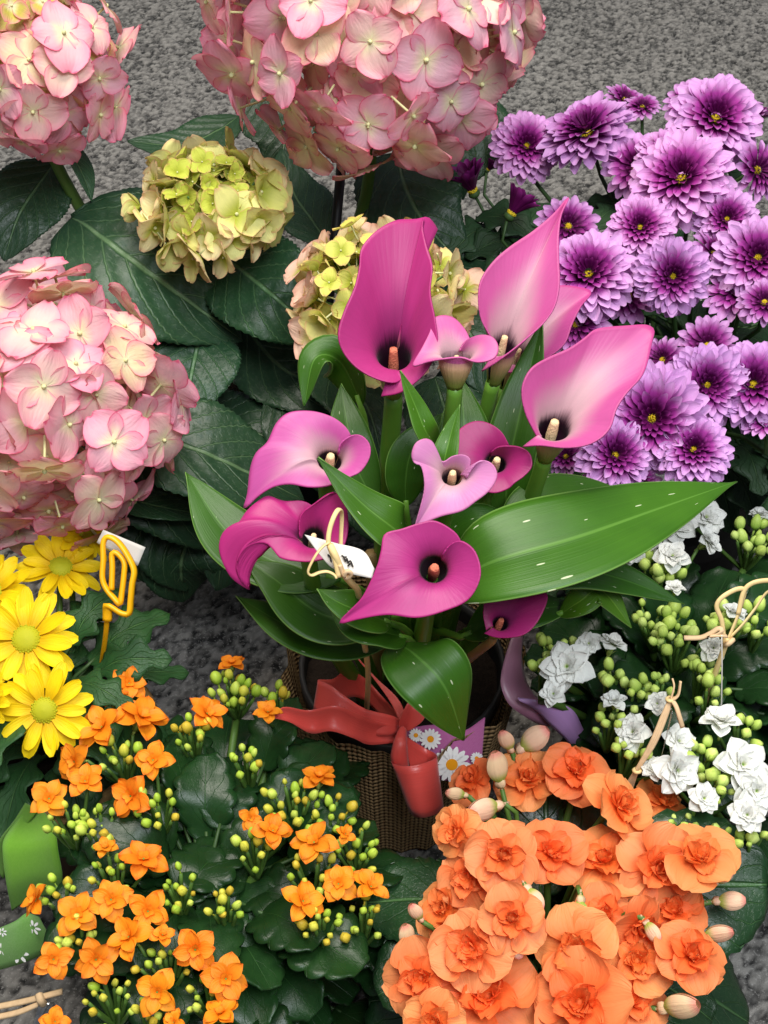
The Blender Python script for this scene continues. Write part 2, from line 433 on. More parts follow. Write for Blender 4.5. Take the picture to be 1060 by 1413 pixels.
# ------------------------------------------------------------------ petals, leaves
def petal(L, W, shape='round', cup=0.15, lift=0.0, curl=0.0, nt=7, ns=6, ruffle=0.0, phase=0.0, notch=0.0, side=0.0):
    """sheet along +y from the origin, facing +z"""
    t = np.linspace(0, 1, nt)
    if shape == 'round': pr = np.sin(np.pi * np.clip(t, 0, 1) ** 0.75 * 0.93 + 0.10) ** 0.62
    elif shape == 'spoon': pr = 0.42 + 0.58 * sm(0.1, 0.7, t); pr = pr * np.sqrt(np.clip(1 - np.clip((t - 0.72) / 0.28, 0, 1) ** 2 * 0.93, 0, 1))
    elif shape == 'point': pr = (0.38 + 0.62 * sm(0, 0.45, t)) * np.clip(1 - np.clip((t - 0.5) / 0.5, 0, 1) ** 1.9 * 0.94, 0, 1)
    elif shape == 'strap': pr = (0.5 + 0.5 * sm(0, 0.45, t)) * np.sqrt(np.clip(1 - np.clip((t - 0.6) / 0.4, 0, 1) ** 2 * 0.9, 0, 1))
    else: pr = np.sin(np.pi * (t * 0.88 + 0.08)) ** 0.5 * (0.35 + 0.65 * sm(0, 0.5, t))      # fan
    s = np.linspace(-1, 1, ns)
    ang = lift + curl * t
    dy = np.cos(ang) * L / (nt - 1); dz = np.sin(ang) * L / (nt - 1)
    y = np.concatenate([[0], np.cumsum(dy[1:])]); z = np.concatenate([[0], np.cumsum(dz[1:])])
    T, S = np.meshgrid(t, s, indexing='ij')
    X = S * pr[:, None] * W / 2 + side * T ** 2 * L
    ny = -np.sin(ang)[:, None]; nz = np.cos(ang)[:, None]
    h = cup * W * (S ** 2) * pr[:, None] + ruffle * W * np.sin(S * 5 + phase + T * 3) * T * (0.3 + np.abs(S))
    yy = y[:, None] - notch * L * (1 - np.abs(S)) ** 2 * sm(0.8, 1.0, T)
    G = np.stack([X, yy + h * ny, z[:, None] + h * nz], -1)
    UV = np.stack([(S + 1) / 2, T], -1)
    b = MB(); b.grid(G, UV); return b

def rz(a): return Matrix.Rotation(a, 4, 'Z')
def rx(a): return Matrix.Rotation(a, 4, 'X')
def ry(a): return Matrix.Rotation(a, 4, 'Y')
def tr(x, y, z): return Matrix.Translation((x, y, z))
def sc(s): return Matrix.Scale(s, 4)

def ball(r, seg=8, rings=5, sx=1, sy=1, sz=1, lobes=0, la=0.12, taper=0.0):
    th = np.linspace(0, np.pi, rings + 1); ph = np.linspace(0, 2 * np.pi, seg, endpoint=False)
    Tm, Pm = np.meshgrid(th, ph, indexing='ij')
    rr = r * np.sin(Tm) * (1 + la * np.cos(lobes * Pm) if lobes else 1)
    zz = -np.cos(Tm)
    rr = rr * (1 - taper * (zz + 1) / 2)
    G = np.stack([rr * np.cos(Pm) * sx, rr * np.sin(Pm) * sy, r * zz * sz], -1)
    b = MB(); b.grid(G, np.stack([Pm / 6.2832, Tm / np.pi], -1), wrap=True); return b

def leaf_mb(mid, W, nh, prof='ovate', fold=0.12, wave=0.0, serr=0.0, teeth=16, quilt=0.0, nq=7, sl=0.40, n=26, m=13, tipcurl=0.0, ph=None, thick=0.0, scal=0.0):
    """mid: world points of the midrib from base to tip; W: full width in m; nh: which way the upper face looks"""
    mid = catmull(mid, n); t = np.linspace(0, 1, n); s = np.linspace(-1, 1, m)
    if prof == 'ovate': pr = np.sin(np.pi * t ** 0.72) ** 0.80
    elif prof == 'lance': pr = np.sin(np.pi * t ** 0.78) ** 0.95
    elif prof == 'oval': pr = np.sin(np.pi * (t * 0.93 + 0.03)) ** 0.55
    elif prof == 'arrow': pr = np.sin(np.pi * t ** 0.60) ** 1.05
    elif prof == 'lobed': pr = np.sin(np.pi * t ** 0.9) ** 0.6 * (0.72 + 0.28 * np.cos(t * 2 * np.pi * 3.2))
    if scal: pr = pr * (1 - scal + scal * np.abs(np.sin(np.pi * (t * teeth + 0.25))) ** 0.7)
    pr = np.clip(pr, 0.015, 2)
    if serr:
        saw = (t * teeth) % 1.0
        pr = pr * (1 + serr * (saw - 0.5))
    T = np.gradient(mid, axis=0); T /= np.linalg.norm(T, axis=1, keepdims=True)
    nh = unit(nh)
    S0 = np.cross(T, nh); S0 /= np.maximum(np.linalg.norm(S0, axis=1, keepdims=True), 1e-6)
    N0 = np.cross(S0, T)
    ph = random.uniform(0, 6) if ph is None else ph
    TT, SS = np.meshgrid(t, s, indexing='ij')
    w = W / 2 * pr[:, None] * SS
    up = fold * np.abs(w) * (1 - 0.35 * np.abs(SS)) + wave * W * np.sin(TT * 9 + ph + np.sign(SS) * 1.3) * SS ** 2
    if quilt:
        q = (TT - sl * np.abs(SS)) * nq
        up = up + quilt * W * (np.abs(np.sin(np.pi * q)) - 0.6) * sm(0, 0.15, np.abs(SS)) * np.clip(pr, 0, 1)[:, None] * (1 - sm(0.85, 1, np.abs(SS)))
    if serr:                              # teeth only matter at the margin
        pass
    G = mid[:, None, :] + S0[:, None, :] * w[..., None] + N0[:, None, :] * up[..., None]
    UV = np.stack([(SS + 1) / 2, TT], -1)
    b = MB(); b.grid(G, UV); return b
def add_leaf(th, mid, W, nh, mat, color=None, name='leaf', thick=0.0007, **kw):
    b = leaf_mb(mid, W, nh, **kw)
    o = part(name, b, mat, th, color or WHITE)
    if thick: solid(o, thick, -1)
    return o
def leafpx(th, pts, Wpx, nh, mat, color=None, **kw):
    w = [P(*p) for p in pts]
    d = sum(p[2] for p in pts) / len(pts)
    return add_leaf(th, w, Wpx * px2m(d), cdir(*nh), mat, color, **kw)

def pot(th, c, r, h, mat, soil=True, taper=0.80):
    z = [0.0, 0.002, h * 0.86, h * 0.87, h, h, h - 0.006, h * 0.5]
    rr = [r * taper * 0.97, r * taper, r * 0.965, r * 1.02, r * 1.03, r * 0.985, r * 0.975, r * 0.9]
    ph = np.linspace(0, 2 * np.pi, 36, endpoint=False)
    G = np.array([[[c[0] + a * math.cos(p), c[1] + a * math.sin(p), zz] for p in ph] for a, zz in zip(rr, z)])
    b = MB(); b.grid(G, wrap=True)
    bot = np.array([[[c[0] + a * math.cos(p), c[1] + a * math.sin(p), 0.0] for p in ph] for a in (0.001, r * taper * 0.97)])
    b.grid(bot, wrap=True)
    part('pot', b, mat, th)
    if soil:
        n = 14
        rad = np.linspace(0.001, r * 0.97, n)
        G = np.array([[[c[0] + a * math.cos(p), c[1] + a * math.sin(p), h * 0.86 + random.uniform(-.002, .003)] for p in ph] for a in rad])
        s = MB(); s.grid(G, wrap=True); part('soil', s, M_SOIL, th)

def stem(th, pts, r, mat=None, name='stem', seg=7, n=14):
    b = MB(); b.tube(catmull(pts, n), r, seg); return part(name, b, mat or M_STEM, th)

def dome(u, v, c, top, drop, R):
    """pixel ray meets a dome of flowers: height top - drop*(dist/R)^2 around c"""
    z = top
    for _ in range(12):
        p = Pz(u, v, z); q = math.hypot(p[0] - c[0], p[1] - c[1]) / R
        z = z * 0.5 + 0.5 * (top - drop * min(q, 1.6) ** 2)
    p = Pz(u, v, z)
    n = unit(A((p[0] - c[0]) / R * 2 * drop / R, (p[1] - c[1]) / R * 2 * drop / R, 1.0))
    return p, n
def tilt(n, amt):
    return unit(np.asarray(n) + RNG.normal(0, amt, 3))
TOCAM = lambda p: unit(CAM - np.asarray(p))

# ------------------------------------------------------------------ the floor
def build_carpet():
    stp = 0.0025
    xs = np.arange(-0.85, 0.85, stp); ys = np.arange(-0.36, 1.55, stp)
    X, Y = np.meshgrid(xs, ys, indexing='ij')
    # tufts: jittered cells, the nearest tuft top decides height and tone
    cell = 0.0056
    def worley(X, Y, cell, seed):
        rg = np.random.default_rng(seed)
        nx = int(1.9 / cell) + 4; ny = int(2.1 / cell) + 4
        jx = rg.random((nx, ny)); jy = rg.random((nx, ny)); tn = rg.random((nx, ny))
        gx = (X + 0.9) / cell; gy = (Y + 0.45) / cell
        ix = gx.astype(int); iy = gy.astype(int)
        best = np.full(X.shape, 9.0); tone = np.zeros(X.shape)
        for dx in (-1, 0, 1):
            for dy in (-1, 0, 1):
                a = np.clip(ix + dx, 0, nx - 1); b = np.clip(iy + dy, 0, ny - 1)
                d = np.hypot(a + jx[a, b] - gx, b + jy[a, b] - gy)
                k = d < best
                best = np.where(k, d, best); tone = np.where(k, tn[a, b], tone)
        return best, tone
    d1, t1 = worley(X, Y, cell, 3); d2, t2 = worley(X, Y, 0.0036, 5)
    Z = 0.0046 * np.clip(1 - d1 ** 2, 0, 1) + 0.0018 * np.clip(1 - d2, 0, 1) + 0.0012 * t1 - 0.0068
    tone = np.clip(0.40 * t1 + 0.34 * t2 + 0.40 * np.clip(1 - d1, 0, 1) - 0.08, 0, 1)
    nx, ny = X.shape
    V = np.stack([X, Y, Z], -1).reshape(-1, 3)
    i = np.arange(nx * ny).reshape(nx, ny)
    F = np.stack([i[:-1, :-1], i[1:, :-1], i[1:, 1:], i[:-1, 1:]], -1).reshape(-1, 4)
    # the sheet goes on flat outside
    B = np.array([[-6, -6], [6, -6], [6, 8], [-6, 8]], float)
    x0, x1, y0, y1 = xs[0], xs[-1], ys[0], ys[-1]
    ring = np.array([[x0, y0, -.002], [x1, y0, -.002], [x1, y1, -.002], [x0, y1, -.002]] + [[*p, -.002] for p in B])
    base = len(V)
    V = np.vstack([V, ring])
    Q = [(4, 5, 1, 0), (5, 6, 2, 1), (6, 7, 3, 2), (7, 4, 0, 3)]
    F = np.vstack([F, np.array(Q) + base])
    tone = np.concatenate([tone.ravel(), np.full(8, 0.5)])
    me = bpy.data.meshes.new('carpet')
    me.vertices.add(len(V)); me.vertices.foreach_set('co', V.astype(np.float32).ravel())
    me.loops.add(F.size); me.loops.foreach_set('vertex_index', F.astype(np.int32).ravel())
    me.polygons.add(len(F)); me.polygons.foreach_set('loop_start', np.arange(0, F.size, 4, dtype=np.int32))
    me.polygons.foreach_set('use_smooth', np.ones(len(F), bool))
    at = me.attributes.new('tone', 'FLOAT', 'POINT'); at.data.foreach_set('value', tone.astype(np.float32))
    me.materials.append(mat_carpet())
    me.update(calc_edges=True); me.validate()
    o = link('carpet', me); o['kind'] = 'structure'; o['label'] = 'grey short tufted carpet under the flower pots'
build_carpet()

# ------------------------------------------------------------------ hydrangea
HYC = A(-0.11, 0.315, 0.0)
hyd = thing('hydrangea_plant', 'potted hydrangea with big pink and lime green mophead blooms and broad dark leaves', 'hydrangea', HYC)
pot(hyd, HYC, 0.085, 0.14, M_POT)

def floret_geo(size, seed, open_=0.0):
    r = random.Random(seed)
    b = MB()
    for k in range(4):
        L = size * r.uniform(0.46, 0.56); W = L * r.uniform(1.0, 1.28)
        pt = petal(L, W, 'round', cup=r.uniform(-0.06, 0.12) + open_ * 0.2, lift=r.uniform(0.0, 0.22) + open_, curl=r.uniform(-0.55, 0.05), nt=8, ns=7, ruffle=0.05, phase=r.uniform(0, 6), notch=r.uniform(-.02, .06))
        b.xform(pt, rz(k * math.pi / 2 + r.uniform(-0.16, 0.16)) @ tr(0, size * 0.02, (k % 2) * size * 0.012))
    b.xform(ball(size * 0.035, 7, 4), tr(0, 0, size * 0.03), mat=1)
    b.tube([(0, 0, 0), (0.002, 0, -size * 0.35), (0, 0, -size * 0.45)], size * 0.02, 5, mat=1)
    return b
def floret_mesh(name, mat, size, seed, open_=0.0): return floret_geo(size, seed, open_).mesh(name, [mat, M_BUDEYE])
FL_PINK = [floret_mesh('floret', M_HYD, 1.0, 100 + i) for i in range(8)]
FL_LIME = [floret_mesh('floret', M_LIME, 1.0, 200 + i, 0.25 if i < 6 else 0.7) for i in range(8)]

def hyd_head(c, rx_, rz_, n, size, meshes, cols, axis, sizejit=0.15, low=-0.35, core=None, tl=0.36, fill=50, fillcol=lin(238, 212, 184)):
    """mophead: florets over a dome around c. axis: where the head looks"""
    axis = unit(axis)
    q = frame(c, axis)
    b = MB()
    # stalk branches inside, one connected cyme
    tips = []
    n2 = n
    for i in range(n2):
        z = 1 - (1 - low) * (i + 0.5) / n2
        ph = i * 2.399963
        s = math.sqrt(max(0, 1 - z * z))
        tips.append(A(s * math.cos(ph), s * math.sin(ph), z) + RNG.normal(0, 0.045, 3))
    root = A(0, 0, -rz_ * 1.0)
    for k, tp in enumerate(tips):
        if k % 2 == 0:
            e = A(tp[0] * rx_, tp[1] * rx_, tp[2] * rz_) * 0.9
            b.tube(catmull([root, root * 0.45 + e * 0.2, e], 6), [0.0022, 0.0012, 0.0008], 5)
    me = b.mesh('flower_head', core or M_BUDEYE)
    head = place('flower_head', me, hyd, q)
    for k, tp in enumerate(tips):
        rad = 1.0 - (0.13 if k % 3 == 2 else 0.0) + random.uniform(-0.06, 0.07)
        e = A(tp[0] * rx_, tp[1] * rx_, tp[2] * rz_) * rad
        nn = unit(A(tp[0] / rx_, tp[1] / rx_, tp[2] / rz_))
        nn = tilt(nn, tl)
        # florets low on the head droop outward rather than face down
        f = cols(tp, k)
        m = frame(e, nn, roll=random.uniform(0, 6.28), scale=size * random.uniform(1 - sizejit, 1 + sizejit) * f[1])
        link('floret', random.choice(meshes), head, m, f[0])
    if fill:
        fb = MB(); src = [floret_geo(1.0, 300 + i, 0.1) for i in range(3)]
        for i in range(fill):
            z = 1 - (1 - low) * (i + 0.5) / fill; ph = i * 2.399963 + 1.0; s_ = math.sqrt(max(0, 1 - z * z))
            e = A(s_ * math.cos(ph) * rx_, s_ * math.sin(ph) * rx_, z * rz_) * random.uniform(0.70, 0.82)
            fb.xform(src[i % 3], frame(e, tilt(unit(e), 0.4), roll=random.uniform(0, 6), scale=size * (0.8 if meshes is FL_PINK else 0.72)))
        o = link('inner_florets', fb.mesh('inner_florets', [meshes[0].materials[0], M_BUDEYE]), head, None, fillcol); o['kind'] = 'stuff'
    return head
PINKS = [lin(240, 190, 196), lin(242, 202, 194), lin(244, 214, 194), lin(238, 180, 192), lin(240, 192, 204), lin(240, 216, 176), lin(240, 222, 182), lin(238, 184, 196)]
def cols_pink(tp, k): return random.choice(PINKS), 1.0
def cols_left(tp, k): return random.choice(PINKS[:1] + PINKS + [lin(240, 216, 180)]), 1.0
def cols_tl(tp, k):
    return (lin(200, 190, 90), 0.62) if (tp[2] > 0.62 and tp[0] < 0.5) else (random.choice(PINKS), 1.0)
def cols_lime(tp, k):
    if tp[2] > 0.72: return lin(206, 214, 88), 0.66
    return random.choice([lin(236, 232, 150), lin(226, 226, 130), lin(244, 228, 172)]), random.uniform(1.0, 1.32)
def cols_lime2(tp, k):
    if tp[2] > 0.62: return lin(224, 222, 110), 0.75
    return random.choice([lin(244, 226, 170), lin(246, 206, 182), lin(236, 230, 146)]), 1.1

H_TOP = P(514, 14, 0.90); H_LEFT = P(60, 566, 0.865); H_TL = P(34, 88, 0.92); H_L1 = P(292, 292, 0.94); H_L2 = P(520, 414, 0.87)
hyd_head(H_TOP, 0.100, 0.085, 94, 0.046, FL_PINK, cols_pink, cdir(0.05, 0.15, 1), low=-0.55, fill=70)
hyd_head(H_LEFT, 0.078, 0.082, 72, 0.044, FL_PINK, cols_left, cdir(0.15, 0.15, 1), low=-0.5, fill=50)
hyd_head(H_TL, 0.062, 0.060, 44, 0.041, FL_PINK, cols_tl, cdir(-0.05, 0.35, 1), low=-0.45, fill=40, fillcol=lin(214, 204, 120))
hyd_head(H_L1, 0.044, 0.032, 46, 0.029, FL_LIME, cols_lime, cdir(-0.05, 0.5, 0.85), low=-0.12, tl=0.5, core=M_STEM, fill=46, fillcol=lin(196, 204, 92))
hyd_head(H_L2, 0.051, 0.038, 44, 0.030, FL_LIME, cols_lime2, cdir(0.05, 0.55, 0.85), low=-0.25, tl=0.5, core=M_STEM, fill=46, fillcol=lin(210, 208, 110))
root = A(HYC[0], HYC[1], 0.125)
for h, off, k in ((H_TOP, 0.075, A(0.05, 0.02, 0)), (H_LEFT, 0.075, A(-0.03, -0.02, 0)), (H_TL, 0.055, A(-0.04, 0, 0)), (H_L1, 0.04, A(0, -0.01, 0)), (H_L2, 0.045, A(0.03, -0.02, 0))):
    e = h + (-cdir(0, 0.6, 0.8)) * off
    stem(hyd, [root + k * 0.6, (root + e) / 2 + k * 0.8 + A(0, 0, 0.02), e, h], [0.0055, 0.0045, 0.004], M_STEM)
def vary_dark(): v = random.uniform(0.85, 1.05); return (v, v, v)
def hleaf(pts, W, nh, color=None, **kw):
    a = dict(prof='ovate', fold=0.16, wave=0.02, serr=0.07, teeth=26, quilt=0.045, nq=7, n=53, m=17)
    a.update(kw)
    color = tuple(max(c, 0.85) for c in color) if color else None
    return leafpx(hyd, pts, W, nh, M_HLEAF, color, **a)
hleaf([(98, 300, 0.975), (120, 312, 0.965), (200, 372, 0.955), (335, 470, 0.985)], 205, (0.1, 0.35, 0.9))
hleaf([(306, 352, 0.99), (340, 378, 0.975), (385, 415, 0.965), (448, 470, 0.985)], 150, (-0.1, 0.3, 0.9), (0.95, 1.1, 1.0))
hleaf([(278, 452, 0.985), (272, 480, 0.97), (262, 530, 0.96), (258, 588, 0.955)], 128, (0.15, 0.25, 0.95), (0.95, 1.1, 1.08))
hleaf([(180, 590, 0.93), (230, 606, 0.925), (300, 632, 0.925), (420, 690, 0.95)], 165, (-0.05, 0.55, 0.8))
hleaf([(548, 212, 1.05), (560, 260, 1.03), (588, 310, 1.02), (645, 372, 1.03)], 150, (0.1, 0.2, 0.97), (0.8, 0.85, 0.85))
hleaf([(560, 170, 1.08), (600, 205, 1.07), (625, 235, 1.065), (640, 275, 1.08)], 120, (0.2, 0.3, 0.9), (0.7, 0.75, 0.75))
hleaf([(650, 120, 1.08), (655, 170, 1.07), (640, 220, 1.07), (610, 262, 1.08)], 105, (0.3, 0.3, 0.9), (0.6, 0.65, 0.65))
hleaf([(360, 120, 1.10), (382, 160, 1.09), (392, 200, 1.08), (375, 250, 1.08)], 110, (0.0, 0.3, 0.95), (0.75, 0.8, 0.85))
hleaf([(452, 335, 1.02), (428, 300, 1.03), (405, 265, 1.05), (388, 205, 1.07)], 88, (0.2, -0.1, 0.95), (1.5, 1.6, 1.7))
hleaf([(330, 160, 1.12), (300, 180, 1.11), (250, 200, 1.10), (176, 195, 1.10)], 70, (0.0, 0.5, 0.85), (0.9, 1.0, 0.9))
hleaf([(75, 225, 1.0), (50, 260, 0.99), (25, 300, 0.98), (5, 360, 0.98)], 110, (0.2, 0.3, 0.9), (0.95, 1.05, 1.0))
hleaf([(82, 190, 0.98), (100, 215, 0.975), (116, 245, 0.97), (127, 278, 0.97)], 42, (0.75, 0.1, 0.6), (1.6, 1.6, 1.6), fold=0.5)
hleaf([(130, 560, 0.97), (190, 640, 0.965), (250, 690, 0.97), (330, 760, 1.0)], 150, (-0.1, 0.4, 0.9), (0.55, 0.6, 0.55))
hleaf([(330, 440, 1.02), (380, 500, 1.01), (430, 530, 1.0), (500, 560, 1.0)], 130, (-0.1, 0.4, 0.9), (0.6, 0.65, 0.65))
hleaf([(380, 540, 1.0), (420, 590, 0.99), (450, 640, 0.99), (470, 700, 0.99)], 120, (0.1, 0.4, 0.9), (0.55, 0.6, 0.6))
hleaf([(250, 640, 1.0), (240, 700, 1.0), (245, 760, 1.0), (260, 815, 1.02)], 150, (0.2, 0.5, 0.85), (0.4, 0.42, 0.42))
hleaf([(330, 640, 1.0), (330, 700, 0.99), (310, 760, 0.99), (300, 815, 1.0)], 140, (-0.2, 0.5, 0.85), (0.4, 0.42, 0.42))
hleaf([(160, 660, 0.95), (190, 690, 0.95), (225, 700, 0.95), (290, 712, 0.96)], 60, (0.1, 0.7, 0.7), (1.2, 1.3, 1.0))
hleaf([(600, 330, 1.05), (640, 370, 1.04), (660, 410, 1.03), (670, 470, 1.02)], 100, (0.1, 0.4, 0.9), (0.5, 0.55, 0.5))
hleaf([(120, 340, 1.04), (150, 310, 1.04), (190, 290, 1.03), (240, 330, 1.03)], 100, (0.1, 0.6, 0.8), (0.8, 0.9, 0.9))

for a in (([(200, 690, 1.0), (205, 730, 0.995), (215, 770, 1.0), (222, 812, 1.02)], 100, (0.1, 0.5, 0.85)), ([(280, 700, 1.01), (262, 740, 1.0), (250, 780, 1.0), (255, 830, 1.03)], 130, (0.1, 0.5, 0.85)),
          ([(350, 690, 1.0), (365, 730, 0.99), (372, 770, 0.99), (380, 815, 1.01)], 110, (-0.1, 0.5, 0.85)), ([(440, 470, 1.0), (480, 520, 0.97), (510, 570, 0.95), (530, 640, 0.95)], 130, (0.1, 0.4, 0.9)),
          ([(470, 600, 0.97), (500, 650, 0.95), (520, 700, 0.94), (540, 760, 0.95)], 130, (0.1, 0.4, 0.9)), ([(600, 520, 0.97), (620, 580, 0.95), (650, 640, 0.94), (680, 700, 0.95)], 130, (0.1, 0.4, 0.9)),
          ([(600, 420, 1.0), (640, 450, 0.98), (670, 500, 0.97), (690, 560, 0.97)], 130, (0.1, 0.4, 0.9)), ([(580, 360, 1.04), (630, 380, 1.02), (665, 420, 1.0), (700, 480, 1.0)], 120, (0.1, 0.4, 0.9)),
          ([(230, 560, 1.02), (300, 590, 1.0), (360, 600, 0.99), (430, 640, 0.99)], 130, (0.0, 0.5, 0.85)), ([(150, 640, 1.0), (165, 690, 0.99), (180, 730, 0.99), (190, 790, 1.0)], 90, (0.1, 0.5, 0.85))):
    hleaf(*a, vary_dark())

# ------------------------------------------------------------------ calla lily
CAC = A(0.012, 0.035, 0.0)
calla = thing('calla_lily_plant', 'potted calla lily with magenta and pink funnel flowers and white flecked green leaves', 'calla lily', CAC)
pot(calla, CAC, 0.066, 0.125, M_POT)
SOILZ = 0.11

def spathe(rim, thr, rt, axis, d, inner, color, tube=60, base_r=7, curl=0.10, lean=(0, 0), spad=(1.0, 30, 6), spmat=None, outc=None, foot=None, stem_r=0.0052, stemmat=None, zk=1.0, dark=0.0, bend=None):
    """rim: (u, v, towards-camera px) once round the margin; thr: throat centre; lengths in photograph px at depth d"""
    k = px2m(d)
    def W(u, v, z): return P(u, v, d - z * k)
    Ax = cdir(*axis)
    R = np.array([W(u, v, z * zk) for u, v, z in rim])
    R = catmull(R, 110)
    C = W(thr[0], thr[1], thr[2] if len(thr) > 2 else 0)
    X = unit(np.cross(A(0.02, 1, 0.03), Ax)); Y = np.cross(Ax, X)
    rel = R - C
    ang = np.unwrap(np.arctan2(rel @ Y, rel @ X))
    if ang[-1] < ang[0]:
        R = R[::-1]; rel = R - C; ang = np.unwrap(np.arctan2(rel @ Y, rel @ X))
    ang = np.maximum.accumulate(ang)
    ang = np.interp(np.linspace(0, 1, 110), np.linspace(0, 1, 110), ang)
    ker = np.ones(7) / 7
    ang = np.convolve(np.pad(ang, 3, mode='edge'), ker, 'valid')
    span = ang[-1] - ang[0]
    n = len(R); rt_ = rt * k
    ins = np.linspace(1.0, 0.86, n)                     # one margin tucks inside the other
    ringdir = np.cos(ang)[:, None] * X + np.sin(ang)[:, None] * Y
    T = C + ringdir * (rt_ * ins)[:, None]
    rows = []; vs = []
    # tube from the stem up to the throat
    Bs = C - Ax * tube * k + X * lean[0] * k + Y * lean[1] * k
    for i, s in enumerate(np.linspace(0, 1, 8)[:-1]):
        rr = (base_r * k) * (1 - s) ** 1.2 + rt_ * 1.12 * math.sin(min(1.0, s * 0.93 + 0.07) * math.pi / 2) ** 0.9 * (0.25 + 0.75 * s ** 0.5)
        c = Bs * (1 - s) + C * s
        rows.append(c + ringdir * (rr * ins)[:, None]); vs.append(0.28 * s)
    Ln = np.linalg.norm(R - T, axis=1)[:, None]
    P1 = T + Ax * Ln * 0.38 + ringdir * Ln * 0.04
    hgt = ((R - T) @ Ax)[:, None]
    P2 = R - (R - T) * 0.30 + Ax * np.maximum(Ln * curl, 0)
    if bend is not None:
        bw = (RIGHT * bend[0] + UP * bend[1] - FWD * bend[2]) * k
        wt = (Ln / Ln.max()) ** 2
        P1 = P1 + bw * wt * 0.7; P2 = P2 + bw * wt
    for s in np.linspace(0, 1, 20):
        q = (1 - s) ** 3 * T + 3 * (1 - s) ** 2 * s * P1 + 3 * (1 - s) * s * s * P2 + s ** 3 * R
        rows.append(q); vs.append(0.28 + 0.72 * s)
    G = np.array(rows)
    rough = RNG.normal(0, 1, 40)
    UV = np.zeros(G.shape[:2] + (2,)); UV[..., 0] = np.linspace(0, 1, n)[None]; UV[..., 1] = np.array(vs)[:, None]
    b = MB(); b.grid(G, UV, tone=dark)
    # which way do the faces look? the inside must be the front
    i, j = 9, n // 2
    nrm = np.cross(G[i, j + 1] - G[i, j], G[i + 1, j] - G[i, j])
    if np.dot(nrm, C - G[i, j]) < 0: b.F = [f[::-1] for f in b.F]
    # spadix with its stalk is the flower's core
    s = MB()
    tip = C + Ax * spad[1] * k * 0.55
    s.tube(catmull([Bs, C - Ax * 20 * k, tip - Ax * 2 * k, tip], 12), [spad[2] * k * 0.7, spad[2] * k, spad[2] * k * 1.05, spad[2] * k * 0.75], 9)
    fl = part('flower', s, spmat or M_SPAD, calla)
    me = b.mesh('spathe', [inner, M_COUT])
    o = link('spathe', me, fl, None, color)
    solid(o, 0.0008, -1, 1)
    if foot is not None:
        f = foot
        stem(calla, [A(CAC[0] + f[0], CAC[1] + f[1], SOILZ - 0.01), A(*((Bs * 0.5 + A(CAC[0] + f[0], CAC[1] + f[1], SOILZ) * 0.5) + A(f[2], 0, 0))), Bs - Ax * 14 * k, Bs + Ax * 3 * k], [stem_r * 1.15, stem_r, max(base_r * k * 0.9, stem_r * 0.8)], stemmat or M_CSTEM, n=20, seg=9)
    return o

MAG = lin(176, 48, 118); PNK = lin(200, 86, 150); PALE = lin(208, 132, 182); FPK = lin(196, 84, 154)
# tall dark magenta flower in the middle
spathe([(526, 547, 30), (556, 540, 38), (588, 512, 42), (603, 478, 44), (600, 440, 46), (593, 402, 42), (596, 366, 34), (588, 338, 24), (583, 316, 12), (584, 300, 4), (594, 304, -6), (606, 319, -10), (592, 300, 0), (574, 302, 8), (546, 304, 16), (520, 318, 26), (500, 341, 36), (497, 366, 42), (490, 396, 48), (475, 430, 52), (467, 460, 52), (473, 484, 48), (491, 506, 45), (516, 521, 43), (543, 528, 40), (556, 522, 30)],
       (543, 500, 0), 23, (0.0, 0.72, 0.69), 0.72, M_CMAG, MAG, dark=0.03, tube=62, spad=(1, 42, 7), spmat=M_SPADR, foot=(-0.005, 0.006, -0.006), stem_r=0.0062)
# pink flower reaching up over the mums
spathe([(664, 512, 16), (681, 501, 30), (703, 485, 38), (726, 466, 40), (751, 443, 40), (766, 420, 38), (772, 390, 34), (771, 354, 26), (771, 321, 16), (775, 292, 4), (785, 271, -8), (769, 290, 2), (738, 317, 12), (703, 341, 22), (680, 362, 28), (664, 387, 32), (661, 413, 32), (664, 436, 28), (672, 453, 22), (679, 466, 16), (684, 478, 10)],
       (692, 484, 0), 18, (0.15, 0.72, 0.67), 0.735, M_CPINK, PNK, tube=58, spad=(1, 44, 5.5), foot=(0.02, 0.012, 0.0), curl=0.06)
# pink flower half hidden behind it
spathe([(690, 514, 10), (723, 512, 24), (751, 496, 30), (779, 474, 30), (790, 446, 26), (803, 420, 16), (816, 402, 0), (794, 395, 2), (771, 394, 4), (745, 402, 6), (720, 420, 8), (702, 444, 10), (694, 468, 10), (697, 492, 8)],
       (712, 495, -4), 17, (0.2, 0.72, 0.66), 0.775, M_CPINK, lin(198, 78, 146), tube=56, spad=(1, 30, 5), foot=(0.026, 0.022, 0.0))
# small sideways flower with a yellowish bulb
spathe([(634, 486, 2), (644, 470, 8), (662, 462, 14), (680, 465, 22), (688, 479, 30), (682, 494, 36), (660, 499, 38), (636, 492, 36), (606, 495, 34), (588, 499, 30), (569, 504, 22), (583, 478, 12), (594, 455, 2), (593, 443, -4), (608, 435, -10), (626, 438, -14), (641, 453, -14), (650, 470, -10)],
       (630, 494, 8), 22, (0.03, 0.86, 0.5), 0.705, M_CPINK, lin(208, 100, 160), dark=-0.12, tube=44, base_r=9, spad=(0, 6, 4), foot=(0.012, 0.0, 0.0), curl=0.16)
